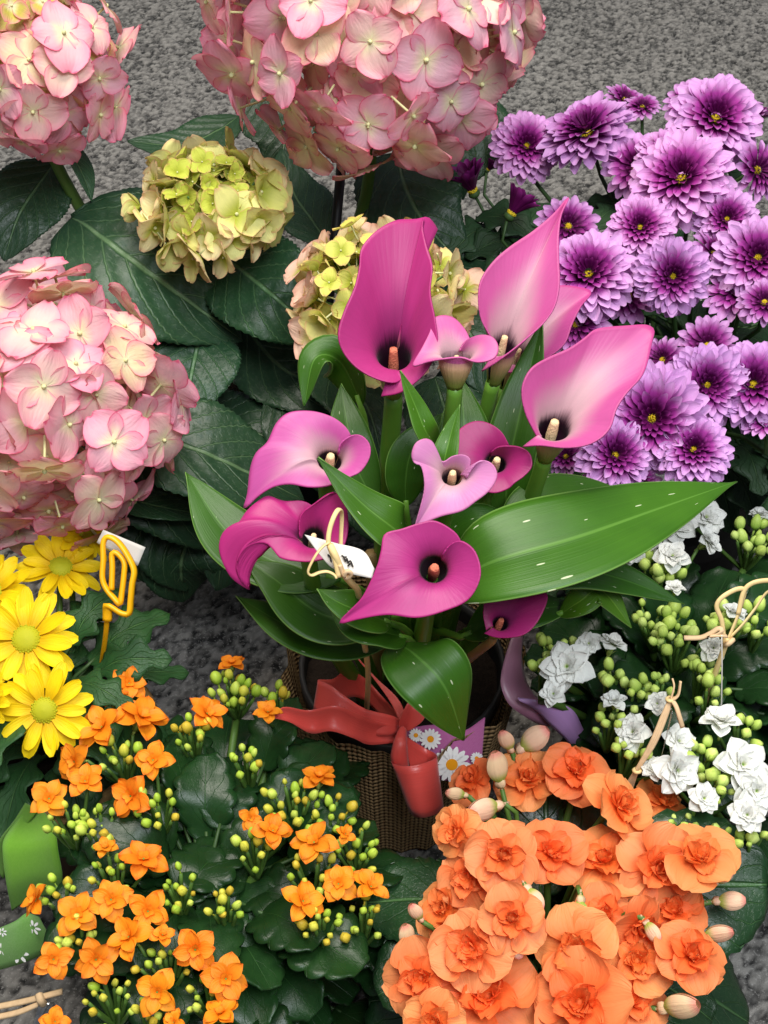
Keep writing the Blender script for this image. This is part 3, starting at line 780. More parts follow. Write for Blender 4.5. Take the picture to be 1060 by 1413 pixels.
# large pink flower to the side
spathe([(721, 616, 10), (746, 614, 28), (779, 617, 42), (808, 614, 48), (829, 604, 50), (843, 588, 48), (851, 563, 44), (866, 540, 38), (885, 519, 28), (894, 498, 18), (900, 471, 6), (903, 455, -2), (892, 448, -4), (866, 449, 2), (826, 453, 10), (809, 465, 16), (787, 480, 22), (758, 493, 28), (735, 507, 34), (723, 527, 36), (721, 548, 34), (727, 573, 28), (737, 594, 18), (745, 609, 8)],
       (762, 596, 0), 22, (0.12, 0.70, 0.70), 0.70, M_CPINK, lin(198, 84, 148), tube=50, base_r=9, spad=(1, 36, 7.5), foot=(0.03, 0.0, 0.006), curl=0.06)
# pale pink flower whose tip points away to the side
spathe([(469, 626, 6), (471, 613, 14), (485, 602, 20), (498, 601, 24), (510, 613, 26), (510, 631, 28), (498, 650, 30), (482, 658, 32), (453, 670, 34), (426, 672, 34), (399, 668, 32), (374, 673, 28), (351, 688, 20), (336, 702, 10), (341, 681, 14), (345, 647, 16), (353, 625, 16), (369, 609, 14), (381, 584, 10), (399, 569, 6), (430, 567, 4), (458, 575, 4), (476, 588, 4), (485, 602, 4)],
       (455, 638, -6), 18, (0.12, 0.45, 0.88), 0.69, M_CPINK, FPK, dark=-0.06, bend=(0, 18, 6), tube=50, spad=(1, 34, 7), foot=(-0.018, -0.002, -0.008), curl=0.12)
# dark magenta flower under it, tip rolled down
spathe([(414, 744, 2), (416, 712, 10), (434, 697, 14), (464, 680, 14), (478, 700, 14), (480, 735, 18), (468, 762, 24), (435, 774, 30), (408, 774, 32), (387, 770, 30), (378, 760, 28), (367, 750, 26), (351, 751, 26), (335, 761, 26), (326, 780, 20), (331, 800, 10), (346, 815, 2), (322, 800, 12), (308, 778, 20), (302, 758, 20), (307, 747, 16), (326, 727, 10), (340, 706, 4), (358, 690, 0), (371, 684, -2), (392, 691, -3), (417, 691, -2), (432, 699, 0), (442, 715, 2)],
       (432, 744, -6), 17, (0.15, 0.45, 0.88), 0.685, M_CMAG, lin(180, 42, 116), bend=(-40, 34, 0), tube=46, spad=(1, 22, 5), foot=(-0.022, -0.014, -0.01), curl=0.14)
# pale heart-shaped flower
spathe([(644, 655, 4), (649, 636, 10), (640, 628, 8), (625, 630, 4), (612, 638, 2), (601, 630, 4), (599, 612, 14), (588, 605, 22), (574, 611, 26), (568, 627, 26), (571, 638, 22), (580, 640, 24), (585, 655, 28), (586, 676, 28), (580, 702, 24), (573, 726, 16), (566, 742, 10), (584, 724, 20), (607, 713, 26), (637, 705, 30), (656, 692, 32), (675, 677, 32), (686, 658, 30), (682, 643, 28), (671, 636, 26), (660, 639, 24), (651, 649, 20), (645, 660, 14)],
       (624, 659, -6), 15, (0.03, 0.42, 0.90), 0.665, M_CPINK, PALE, dark=-0.13, tube=42, spad=(1, 28, 6), foot=(0.0, -0.01, 0.0), curl=0.14)
# dark magenta flower behind the heart
spathe([(678, 625, 4), (690, 617, 12), (716, 617, 18), (731, 626, 22), (734, 643, 24), (724, 656, 26), (710, 666, 28), (701, 674, 28), (682, 680, 28), (660, 674, 26), (640, 660, 22), (620, 642, 16), (614, 626, 12), (619, 610, 8), (638, 589, 4), (656, 581, 2), (675, 584, 2), (692, 596, 4), (702, 614, 4)],
       (684, 641, -6), 15, (0.08, 0.42, 0.90), 0.71, M_CMAG, lin(156, 34, 102), tube=44, spad=(1, 28, 6), foot=(0.012, -0.006, 0.0), curl=0.12)
# magenta flower looking straight out, tip to the side
spathe([(612, 766, 2), (622, 752, 10), (637, 747, 16), (656, 762, 20), (663, 794, 24), (647, 826, 26), (615, 842, 26), (576, 852, 26), (533, 848, 22), (490, 855, 10), (468, 860, 0), (480, 846, 6), (500, 824, 12), (519, 785, 14), (526, 760, 12), (531, 737, 8), (554, 730, 6), (579, 722, 4), (601, 719, 3), (626, 733, 3), (636, 747, 2), (641, 762, 0)],
       (599, 787, -16), 20, (0.02, 0.30, 0.95), 0.655, M_CMAG, lin(178, 50, 124), tube=46, spad=(1, 28, 8), spmat=M_SPADR, foot=(0.006, -0.018, 0.0), curl=0.08)
# small magenta flower low on a bent stem
spathe([(668, 874, 4), (684, 879, 12), (706, 879, 18), (727, 873, 20), (744, 854, 18), (756, 824, 8), (744, 812, 0), (715, 806, -4), (690, 810, -4), (672, 822, 0), (667, 846, 2), (671, 870, 2)],
       (689, 862, -4), 11, (0.2, 0.62, 0.75), 0.71, M_CMAG, lin(172, 38, 110), tube=26, base_r=5, spad=(1, 22, 5), spmat=M_SPADR, foot=(0.02, -0.012, 0.0), stem_r=0.003, stemmat=M_BSTEM)
# sheathed shoots at the crown
for fx, fy, tx, ty, h in ((-0.012, 0.0, -0.02, 0.0, 0.12), (0.0, -0.01, -0.004, -0.012, 0.12), (0.01, 0.008, 0.016, 0.01, 0.14), (0.014, -0.01, 0.02, -0.012, 0.10), (-0.006, 0.014, -0.012, 0.03, 0.14)):
    stem(calla, [A(CAC[0] + fx, CAC[1] + fy, SOILZ - 0.01), A(CAC[0] + (fx + tx) / 2, CAC[1] + (fy + ty) / 2, SOILZ + h / 2), A(CAC[0] + tx, CAC[1] + ty, SOILZ + h)], [0.0068, 0.006, 0.004], M_BSTEM, name='shoot')

def cleaf(pts, W, nh, color=None, petiole=True, **kw):
    a = dict(prof='lance', fold=0.22, wave=0.025, n=34, m=13)
    a.update(kw)
    o = leafpx(calla, pts, W, nh, M_CLEAF, color, **a)
    if petiole:
        q = P(*pts[0]); r0 = A(CAC[0] + random.uniform(-.02, .02), CAC[1] + random.uniform(-.02, .02), SOILZ - 0.01)
        q2 = P(*pts[1])
        stem(calla, [r0, r0 * 0.45 + q * 0.55 + A(0, 0, 0.02), q, q + (q2 - q) * 0.25], [0.0045, 0.0032, 0.0016], M_CSTEM, name='leaf_stalk')
    return o
cleaf([(612, 812, 0.70), (680, 775, 0.685), (800, 740, 0.69), (900, 705, 0.71), (1017, 664, 0.745)], 150, (0.05, 0.6, 0.8), (1.1, 1.2, 1.0), prof='arrow')
cleaf([(690, 735, 0.73), (740, 700, 0.735), (800, 685, 0.745), (880, 690, 0.77)], 90, (0.0, 0.65, 0.75), (0.8, 0.9, 0.85))
cleaf([(720, 800, 0.73), (790, 785, 0.735), (860, 800, 0.74), (945, 833, 0.745)], 72, (0.0, 0.6, 0.8), (0.8, 1.0, 0.9), prof='arrow')
cleaf([(545, 885, 0.725), (575, 905, 0.70), (615, 950, 0.695), (640, 1022, 0.72)], 108, (0.2, 0.3, 0.93), (0.95, 1.1, 0.9), fold=-0.15)
cleaf([(585, 770, 0.71), (550, 735, 0.675), (500, 695, 0.668), (438, 632, 0.665)], 88, (0.1, 0.5, 0.85), (0.95, 1.0, 0.8), prof='arrow')
cleaf([(470, 800, 0.74), (390, 780, 0.745), (315, 735, 0.755), (257, 652, 0.77)], 105, (0.25, 0.5, 0.82), (0.8, 0.95, 0.85))
cleaf([(540, 850, 0.74), (450, 850, 0.735), (380, 800, 0.735), (338, 770, 0.74)], 100, (0.1, 0.6, 0.8), (0.75, 0.85, 0.75))
cleaf([(545, 880, 0.76), (470, 885, 0.755), (400, 865, 0.755), (326, 822, 0.765)], 76, (0.05, 0.65, 0.76), (0.85, 1.0, 0.8))
cleaf([(500, 560, 0.80), (470, 500, 0.785), (435, 495, 0.775), (420, 560, 0.775)], 60, (-0.5, 0.2, 0.85), (1.2, 1.3, 1.2), fold=0.4)
cleaf([(612, 625, 0.72), (590, 600, 0.70), (573, 560, 0.695), (552, 512, 0.69)], 36, (0.3, 0.2, 0.9), (1.3, 1.35, 1.0), fold=0.5)
cleaf([(600, 690, 0.71), (612, 640, 0.69), (622, 600, 0.69), (634, 558, 0.69)], 40, (-0.3, 0.2, 0.9), (1.25, 1.3, 1.0), fold=0.4)
cleaf([(700, 760, 0.76), (700, 660, 0.745), (720, 560, 0.745), (748, 440, 0.755)], 74, (-0.25, 0.3, 0.93), (0.8, 0.95, 0.8), fold=0.35)
cleaf([(640, 700, 0.76), (640, 640, 0.755), (640, 580, 0.755), (635, 520, 0.765)], 80, (0.1, 0.3, 0.95), (0.8, 0.9, 0.75))
cleaf([(560, 700, 0.75), (560, 660, 0.74), (570, 620, 0.735), (610, 570, 0.74)], 60, (0.1, 0.3, 0.95), (0.75, 0.9, 0.75))
cleaf([(540, 860, 0.70), (500, 845, 0.685), (465, 830, 0.68), (438, 812, 0.68)], 62, (0.05, 0.55, 0.84), (1.05, 1.15, 0.9))
cleaf([(560, 880, 0.72), (520, 870, 0.70), (490, 865, 0.695), (455, 840, 0.70)], 60, (0.05, 0.55, 0.84), (0.95, 1.1, 0.9))
cleaf([(600, 800, 0.73), (640, 745, 0.715), (680, 725, 0.71), (735, 745, 0.72)], 82, (0.1, 0.65, 0.76), (0.8, 0.95, 0.85), wave=0.07)
cleaf([(640, 880, 0.76), (690, 850, 0.75), (740, 840, 0.75), (800, 835, 0.76)], 70, (0.0, 0.6, 0.8), (0.7, 0.85, 0.7))
cleaf([(770, 850, 0.75), (800, 830, 0.742), (830, 815, 0.742), (872, 866, 0.745)], 46, (0.1, 0.5, 0.85), (1.7, 1.5, 1.0))
cleaf([(520, 700, 0.77), (490, 640, 0.765), (480, 590, 0.765), (470, 530, 0.775)], 66, (0.1, 0.3, 0.95), (0.8, 0.9, 0.8))
# burlap round the pot
bz = np.linspace(0.0, 0.132, 12); bp = np.linspace(0, 2 * np.pi, 73)
G = np.array([[[CAC[0] + (0.0585 + 0.012 * z / 0.13 + 0.0028 * math.sin(9 * p + 14 * z) * (z / 0.13) + 0.0015 * math.sin(23 * p)) * math.cos(p),
                CAC[1] + (0.0585 + 0.012 * z / 0.13 + 0.0028 * math.sin(9 * p + 14 * z) * (z / 0.13) + 0.0015 * math.sin(23 * p)) * math.sin(p),
                z + (0.004 * math.sin(5 * p) if z > 0.12 else 0)] for p in bp] for z in bz])
G[..., 0] = CAC[0] + (G[..., 0] - CAC[0]) * 1.10; G[..., 1] = CAC[1] + (G[..., 1] - CAC[1]) * 1.10
b = MB(); b.grid(G); part('burlap_wrap', b, M_BURLAP, calla)

# ------------------------------------------------------------------ purple chrysanthemum
MUC = A(0.225, 0.245, 0.0)
mum = thing('purple_chrysanthemum_plant', 'potted purple chrysanthemum with lilac tipped double flowers', 'chrysanthemum', MUC)
pot(mum, MUC, 0.075, 0.13, M_POT)
MP = [petal(1.0, 0.35, 'spoon', cup=0.24, lift=0.05, curl=c, nt=7, ns=5, side=s) for c, s in ((-0.25, 0.03), (-0.1, -0.03), (-0.4, 0.0))]
MPM = [p.mesh('petal', M_MUM) for p in MP]
def mum_whorls(seed, full, skip_outer):
    r = random.Random(seed)
    b = MB()
    # whorl: radius start, petal length, lift angle, count, tone
    W = [(0.20, 0.80, -0.02, 22, 1.0), (0.19, 0.78, 0.14, 22, 1.0), (0.18, 0.72, 0.30, 21, 0.95), (0.16, 0.62, 0.48, 19, 0.80), (0.13, 0.50, 0.68, 17, 0.52), (0.10, 0.38, 0.92, 14, 0.22), (0.07, 0.27, 1.12, 11, 0.05)]
    if full < 1: W = [(0.20, 0.80, 0.12, 18, 0.9), (0.16, 0.66, 0.32, 16, 0.68), (0.13, 0.44, 0.62, 13, 0.30), (0.09, 0.28, 0.95, 10, 0.05)]
    for wi, (r0, L, lift, n, tone) in enumerate(W):
        if wi == 0 and skip_outer: continue
        off = r.uniform(0, 6)
        for k in range(n):
            a = off + 6.2832 * k / n + r.uniform(-.09, .09)
            p = r.choice(MP)
            b.xform(p, rz(a) @ tr(0, r0, 0.035 * wi) @ rx(lift + r.uniform(-.12, .12)) @ ry(r.uniform(-.25, .25)) @ sc(L * r.uniform(0.9, 1.08)), tone=tone)
    return b
MUM_IN = [mum_whorls(i, 1, True).mesh('inner_petals', M_MUM) for i in range(4)]
MUM_ALL = [mum_whorls(10 + i, 1, False).mesh('petals', M_MUM) for i in range(3)]
MUM_SIMPLE = [mum_whorls(20 + i, 0, False).mesh('petals', M_MUM) for i in range(3)]
def disc_mesh(name, mats, r, n, h, base=True, lump=0.9):
    b = MB()
    for i in range(n):
        q = math.sqrt((i + 0.5) / n); a = i * 2.399963
        z = h * (1 - q * q)
        b.xform(ball(r * lump / math.sqrt(n) * 1.25, 6, 4, sz=1.5), tr(r * q * math.cos(a), r * q * math.sin(a), z), mat=0)
    b.xform(ball(r * 1.05, 12, 6, sz=0.5), tr(0, 0, -0.02), mat=0)
    # green calyx below
    b.xform(ball(r * 1.25, 10, 5, sz=0.7), tr(0, 0, -0.12), mat=1)
    return b.mesh(name, mats)
M_CALYX = plain('calyx', lin(60, 86, 42), 0.6)
MUM_DISC = disc_mesh('flower', [M_MUMDISC, M_CALYX], 0.13, 40, 0.10)
mums = [(812, 188, 66, 0), (940, 262, 70, 0), (985, 172, 64, 0), (900, 584, 74, 0), (812, 388, 66, 0), (1042, 520, 64, 0), (925, 393, 52, 0), (975, 528, 56, 0), (1048, 345, 60, 0), (726, 202, 48, 0),
        (845, 640, 54, 0), (955, 628, 52, 0), (882, 326, 46, 0), (925, 208, 48, 0), (1005, 292, 44, 0),
        (880, 225, 46, 1), (1047, 222, 42, 1), (785, 300, 44, 1), (868, 402, 40, 1), (1018, 392, 44, 1), (915, 495, 34, 1), (975, 482, 42, 1), (1056, 592, 36, 1), (886, 150, 26, 1), (862, 138, 30, 1), (1012, 142, 42, 1), (950, 142, 34, 1), (795, 452, 46, 1), (1052, 430, 36, 1), (1040, 160, 40, 1), (985, 350, 38, 1), (880, 668, 30, 1), (780, 640, 30, 1)]
indiv = 0
MC = (MUC[0], MUC[1])
for i, (u, v, r, kind) in enumerate(mums):
    p, n = dome(u, v, MC, 0.335 if kind == 0 else 0.318, 0.045, 0.19)
    p = p + A(0, 0, random.uniform(-0.008, 0.008))
    n = tilt(n * 0.45 + TOCAM(p) * 0.6, 0.16 if kind == 0 else 0.28)
    size = r * px2m(depth(p)) * 1.08
    col = random.choice([(1, 1, 1), (0.95, 0.95, 1), (1.04, 1, 1.0), (0.92, 0.9, 0.95)]) if kind == 0 else random.choice([(0.85, 0.8, 0.86), (0.95, 0.9, 0.95)])
    m = frame(p, n, roll=random.uniform(0, 6.28), scale=size)
    f = place('flower', MUM_DISC, mum, m)
    if kind == 0 and indiv + 20 <= 300:
        o = link('inner_petals', random.choice(MUM_IN), f, None, col); o['kind'] = 'stuff'
        for k in range(20):
            a = 6.2832 * k / 20 + random.uniform(-.07, .07)
            pm = tr(0, 0, 0) @ rz(a) @ tr(0, 0.20, -0.02) @ rx(random.uniform(-0.18, 0.16)) @ ry(random.uniform(-.25, .25)) @ sc(random.uniform(0.74, 0.84))
            link('petal', random.choice(MPM), f, pm, col)
        indiv += 20
    else:
        o = link('petals', random.choice(MUM_ALL if kind == 0 else MUM_SIMPLE), f, None, col); o['kind'] = 'stuff'
    b0 = A(MUC[0] + random.uniform(-.03, .03), MUC[1] + random.uniform(-.03, .03), 0.11)
    e = p - n * size * 0.15
    stem(mum, [b0, b0 * 0.4 + e * 0.6 + A(0, 0, 0.015), e - n * 0.02 + A(0, 0, -0.005), e], [0.0024, 0.0018, 0.0016], M_DSTEM, seg=5, n=9)
# closed dark buds towards the hydrangea
BUDM = MB()
for k in range(16):
    r_ = random.Random(k)
    BUDM.xform(MP[k % 3], rz(k * 2.4) @ tr(0, 0.10, 0) @ rx(1.0 + 0.018 * k) @ sc(0.75), tone=0.18 if k < 8 else 0.02)
BUDM = BUDM.mesh('petals', M_MUM)
for u, v, r, ax in ((652, 262, 54, (-0.3, 0.5, 0.4)), (706, 294, 52, (0.5, 0.7, 0.2)), (674, 234, 20, (0.5, 0.6, 0.4)), (683, 392, 18, (-0.2, 0.4, 0.8))):
    p, n = dome(u, v, MC, 0.30, 0.03, 0.2)
    m = frame(p, cdir(*ax), roll=random.uniform(0, 6), scale=r * px2m(depth(p)))
    f = place('flower_bud', MUM_DISC, mum, m)
    o = link('petals', BUDM, f, None, (0.9, 0.75, 0.85)); o['kind'] = 'stuff'
    b0 = A(MUC[0] - 0.05, MUC[1], 0.12); e = p - cdir(*ax) * r * px2m(depth(p)) * 0.2
    stem(mum, [b0, b0 * 0.35 + e * 0.65 + A(0.01, 0, -0.01), e - cdir(*ax) * 0.012, e], [0.0022, 0.0013, 0.0012], M_DSTEM, seg=5, n=10)
def radial_leaves(th, c, N, zlo, zhi, Lr, Wr, mat, rise=(0.2, 0.7), r0=0.012, seed=1, cols=None, keep=None, reach=(0.0, 0.05), **kw):
    r = random.Random(seed)
    for i in range(N):
        a = i * 2.399963 + r.uniform(-.25, .25); q = (i + 0.5) / N
        z = zlo + (zhi - zlo) * q
        el = rise[0] + (rise[1] - rise[0]) * q + r.uniform(-.15, .15)
        L = r.uniform(*Lr); W = L * r.uniform(*Wr)
        out = A(math.cos(a), math.sin(a), 0); rr = r0 + r.uniform(*reach) * (1 - 0.4 * q)
        b0 = A(c[0], c[1], z) + out * rr
        d0 = out * math.cos(el) + A(0, 0, math.sin(el)); d1 = out * math.cos(el - 0.7) + A(0, 0, math.sin(el - 0.7))
        mid = [b0, b0 + d0 * L * 0.45, b0 + d0 * L * 0.5 + d1 * L * 0.5]
        if keep and not keep(mid[1], mid[2]): continue
        col = (cols or (lambda: (1, 1, 1)))()
        o = add_leaf(th, mid, W, unit(A(0, 0, 1) * math.cos(el) - out * math.sin(el) + RNG.normal(0, 0.18, 3)), mat, col, **kw)
        # petiole back to the main stem
        stem(th, [A(c[0], c[1], max(z - 0.03, 0.1)), (A(c[0], c[1], z - 0.015) + b0) / 2, b0, mid[1] * 0.2 + b0 * 0.8], [0.002, 0.0016, 0.001], M_DSTEM, name='leaf_stalk', seg=5, n=7)
def vary(): v = random.uniform(0.85, 1.15); return (v * random.uniform(.92, 1.08), v, v * random.uniform(.9, 1.05))
radial_leaves(mum, MUC, 150, 0.13, 0.262, (0.05, 0.078), (0.5, 0.68), M_MLEAF, rise=(0.0, 0.5), seed=3, keep=lambda a, b: b[2] < 0.268 and not (b[1] > 0.3 and b[2] > 0.235), cols=vary, prof='lobed', n=21, m=7, fold=0.15, wave=0.03, reach=(0.02, 0.15))

for u, v, a in ((690, 340, 0.3), (725, 350, 1.2), (755, 335, 2.2), (700, 385, 3.4), (650, 330, 4.0), (838, 300, 0.8), (745, 300, 5.0), (850, 470, 2.0), (960, 440, 4.4), (760, 380, 5.6), (1000, 230, 3.0), (1000, 450, 1.0), (860, 290, 2.6), (700, 310, 5.6)):
    q = Pz(u, v, 0.245 if v > 320 else 0.255); o_ = A(math.cos(a), math.sin(a), 0.15)
    add_leaf(mum, [q - o_ * 0.028, q + A(0, 0, 0.005), q + o_ * 0.030 - A(0, 0, 0.008)], 0.036, unit(A(0, -0.25, 1) + RNG.normal(0, 0.2, 3)), M_MLEAF, vary(), prof='lobed', n=21, m=7, fold=0.15, wave=0.04)
    b0 = A(MUC[0] + (q[0] - MUC[0]) * 0.5, MUC[1] + (q[1] - MUC[1]) * 0.5, 0.15)
    stem(mum, [b0, b0 * 0.4 + (q - o_ * 0.028) * 0.6 - A(0, 0, 0.01), q - o_ * 0.03, q - o_ * 0.02], [0.002, 0.0014, 0.001], M_DSTEM, name='leaf_stalk', seg=5, n=8)

# ------------------------------------------------------------------ yellow chrysanthemum
YEC = A(-0.205, -0.015, 0.0)
yel = thing('yellow_daisy_plant', 'potted yellow daisy chrysanthemum beside the orange kalanchoe', 'daisy', YEC)
pot(yel, YEC, 0.055, 0.11, M_POTB)
YPM = [petal(1.0, w, 'strap', cup=0.14, lift=0.10, curl=c, nt=9, ns=7, ruffle=0.02, phase=i).mesh('petal', M_YEL) for i, (w, c) in enumerate(((0.40, -0.3), (0.44, -0.15), (0.38, -0.45), (0.36, 0.1)))]
YDISC = disc_mesh('flower', [M_YELDISC, M_CALYX], 0.27, 90, 0.07)
for u, v, r, nn in ((36, 882, 72, (0.1, 0.3, 0.95)), (61, 980, 66, (0.1, 0.1, 0.97)), (84, 782, 58, (0.2, 0.6, 0.75)), (-12, 818, 60, (-0.2, 0.4, 0.9)), (118, 735, 48, (0.6, 0.5, 0.5)), (-30, 960, 55, (-0.3, 0.2, 0.9))):
    p = Pz(u, v, 0.205 if u > 50 else 0.215)
    n = cdir(*nn); s = r * px2m(depth(p)) * 1.02
    f = place('flower', YDISC, yel, frame(p, n, roll=random.uniform(0, 6), scale=s))
    for wh, (cnt, lf, L) in enumerate(((12, -0.02, 0.80), (10, 0.20, 0.70))):
        for k in range(cnt):
            a = 6.2832 * (k + 0.5 * wh) / cnt + random.uniform(-.1, .1)
            link('petal', random.choice(YPM), f, rz(a) @ tr(0, 0.20, -0.03 + 0.03 * wh) @ rx(lf + random.uniform(-.1, .1)) @ ry(random.uniform(-.2, .2)) @ sc(L * random.uniform(0.92, 1.08)), WHITE)
    b0 = A(YEC[0], YEC[1], 0.10); e = p - n * s * 0.15
    stem(yel, [b0, b0 * 0.4 + e * 0.6 + A(0, 0, 0.01), e - n * 0.02, e], [0.0026, 0.002, 0.002], M_STEM, seg=6, n=10)
radial_leaves(yel, YEC, 40, 0.11, 0.185, (0.045, 0.07), (0.45, 0.6), M_YLEAF, rise=(-0.1, 0.6), seed=5, cols=vary, prof='lobed', n=21, m=7, fold=0.15, wave=0.03, reach=(0.0, 0.03))

# ------------------------------------------------------------------ kalanchoes
def kal_petal(W, cup, lift, curl, mat, i): return petal(1.0, W, 'point', cup=cup, lift=lift, curl=curl, nt=7, ns=6, ruffle=0.05, phase=i * 1.7).mesh('petal', mat)
OKP = [kal_petal(0.80, 0.12, 0.1, -0.35, M_KAL, 0), kal_petal(0.88, 0.10, 0.15, -0.5, M_KAL, 1), kal_petal(0.74, 0.15, 0.1, -0.2, M_KAL, 2)]
def kal_core(mat):
    b = MB()
    for k in range(4):
        b.xform(petal(0.42, 0.30, 'point', cup=0.2, lift=0.9, curl=-0.2, nt=5, ns=4), rz(k * 1.5708 + 0.4))
    b.tube([(0, 0, 0.05), (0, 0, -0.25), (0, 0, -0.6)], [0.10, 0.15, 0.12], 8, mat=1)
    for k in range(4): b.xform(petal(0.5, 0.16, 'point', cup=0.2, lift=0.9, curl=0.1, nt=4, ns=3), rz(k * 1.57) @ tr(0, 0.10, -0.55), mat=1)
    b.tube([(0, 0, -0.55), (0, 0, -0.9)], 0.06, 6, mat=1)
    return b.mesh('flower', [mat, M_GBUD])
OKC = kal_core(M_KAL)
def bud_mesh(seed, pointy):
    b = MB(); b.xform(ball(0.5, 8, 6, sz=1.25, lobes=4, la=0.07, taper=0.35 * pointy), tr(0, 0, 0.35))
    for k in range(4): b.xform(petal(0.55, 0.22, 'point', cup=0.2, lift=0.75, curl=0.45, nt=4, ns=3), rz(k * 1.5708 + 0.5) @ tr(0, 0.12, -0.28), tone=0)
    b.tube([(0, 0, -0.2), (0, 0, -0.9)], 0.09, 5)
    return b.mesh('bud', M_GBUD)
BUDS = [bud_mesh(0, 0.2), bud_mesh(1, 0.9)]
def cluster_stalk(th, c, base, ends, mat=None):
    """one branching flower stalk: a main stem up to the cluster, then a pedicel to every flower and bud"""
    b = MB()
    hub = c - A(0, 0, 0.028)
    b.tube(catmull([base, base * 0.45 + hub * 0.55 + A(0, 0, 0.01), hub], 10), [0.0032, 0.0026, 0.0024], 6)
    for e in ends:
        b.tube(catmull([hub - A(0, 0, 0.004), hub * 0.5 + e * 0.5 + A(0, 0, -0.004), e], 6), [0.0018, 0.0012, 0.0010], 5)
    return part('flower_stalk', b, mat or M_STEM, th)
def kalanchoe(th, c, flowers, clusters, top, drop, R, pet, core, npet, budcols, budr, indiv=8, lifts=((0.0, 1.0, 4), (0.35, 0.85, 4)), extra=None):
    ends = {i: [] for i in range(len(clusters))}
    cp = []
    for (u, v, nb, sp) in clusters:
        p, n = dome(u, v, c, top, drop, R); cp.append((p, n))
    def nearest(p): return min(range(len(cp)), key=lambda i: np.linalg.norm(cp[i][0] - p))
    for (u, v, r, *nn) in flowers:
        p, n = dome(u, v, c, top + 0.006, drop, R)
        p = p + A(0, 0, random.uniform(-.004, .004))
        n = cdir(*nn) if nn else tilt(n * 0.6 + TOCAM(p) * 0.45, 0.25)
        s = r * px2m(depth(p)) * 1.26
        f = place('flower', core, th, frame(p, n, roll=random.uniform(0, 6), scale=s), WHITE)
        col = tuple(random.uniform(0.9, 1.06) * x for x in random.choice(((1, 1, 1), (1, 0.92, 0.85), (1, 1.05, 1.0)))) if not extra else (1, 1, 1)
        for lf, L, cnt in lifts:
            off = random.uniform(0, 6)
            for k in range(cnt):
                a = off + 6.2832 * k / cnt + random.uniform(-.15, .15)
                link('petal', random.choice(pet), f, rz(a) @ tr(0, 0.05, 0.02 + lf * 0.1) @ rx(lf + random.uniform(-.15, .15)) @ ry(random.uniform(-.2, .2)) @ sc(L * random.uniform(0.9, 1.08)), col)
        ends[nearest(p)].append(p - n * s * 0.85)
    for i, (u, v, nb, sp) in enumerate(clusters):
        p0, n0 = cp[i]; k0 = px2m(depth(p0))
        for j in range(nb):
            a = j * 2.399963 + i; q = math.sqrt((j + 0.5) / nb) * sp * k0
            nb_ = unit(n0 + A(math.cos(a), math.sin(a), 0) * 0.5 * (q / (sp * k0)) + RNG.normal(0, 0.14, 3))
            w = p0 + A(math.cos(a) * q, math.sin(a) * q, -0.25 * q + random.uniform(-.007, .005)) + RNG.normal(0, 0.0012, 3)
            s = random.choice(budr) * k0 * random.uniform(0.85, 1.15)
            col = random.choice(budcols)
            place('bud', random.choice(BUDS), th, frame(w, nb_, roll=random.uniform(0, 6), scale=s), col)
            ends[i].append(w - nb_ * s * 0.7)
    for i, (p0, n0) in enumerate(cp):
        b0 = A(c[0] + random.uniform(-.012, .012), c[1] + random.uniform(-.012, .012), 0.09)
        if ends[i]: cluster_stalk(th, p0, b0, ends[i])

OKL = A(-0.098, -0.142, 0.0)
ok = thing('orange_kalanchoe_plant', 'potted kalanchoe with small orange flowers and green bud clusters', 'kalanchoe', OKL)
pot(ok, OKL, 0.055, 0.10, M_POTB)
of = [(320, 916, 17, 0.0, 0.9, 0.4), (178, 942, 21), (155, 965, 20), (142, 1008, 32), (195, 990, 31), (212, 1053, 23), (103, 1050, 24), (118, 1080, 22), (68, 1103, 24), (180, 1094, 27), (285, 982, 25), (370, 985, 18),
      (440, 1068, 22, 0.1, 0.9, 0.3), (346, 1130, 14), (377, 1150, 22), (434, 1168, 28), (477, 1150, 13), (418, 1242, 26), (467, 1216, 22), (512, 1226, 23), (197, 1180, 27, 0.1, 0.8, 0.6), (147, 1172, 15, -0.1, 0.8, 0.5), (50, 1242, 22, -0.7, 0.4, 0.5),
      (105, 1257, 27), (153, 1240, 25), (203, 1253, 25), (177, 1290, 27), (225, 1292, 15, 0.2, 0.8, 0.5), (132, 1322, 26), (75, 1327, 22), (270, 1312, 27), (312, 1352, 27), (218, 1372, 27), (305, 1400, 23), (75, 1407, 18), (240, 1412, 16)]
oc = [(322, 948, 17, 34), (95, 1132, 10, 30), (130, 1140, 14, 32), (215, 1110, 10, 28), (262, 1012, 10, 26), (340, 1050, 10, 22), (405, 1105, 20, 42), (350, 1168, 9, 26), (490, 1165, 14, 36), (500, 1262, 12, 30), (438, 1270, 12, 28), (455, 1120, 12, 32), (150, 1205, 10, 30), (243, 1225, 12, 30),
      (308, 1247, 9, 20), (75, 1225, 8, 24), (225, 1330, 14, 36), (150, 1375, 12, 36), (205, 1405, 12, 34), (285, 1370, 10, 30), (165, 1040, 10, 28), (100, 1290, 9, 26), (380, 960, 6, 16), (430, 1205, 10, 34)]
OBC = [lin(210, 220, 150), lin(190, 206, 130), lin(226, 226, 180), lin(255, 214, 150), lin(255, 190, 120)]
OBC = [tuple(min(1.35, c[i] * 1.6) for i in range(3)) for c in OBC]
kalanchoe(ok, OKL, of, oc, 0.198, 0.03, 0.15, OKP, OKC, 8, OBC, (10, 12, 15))
def carp(a, b): return not (b[0] < -0.10 and b[1] > 0.02) and not (b[0] < -0.195) and not (b[0] > -0.012 and b[1] > -0.10)
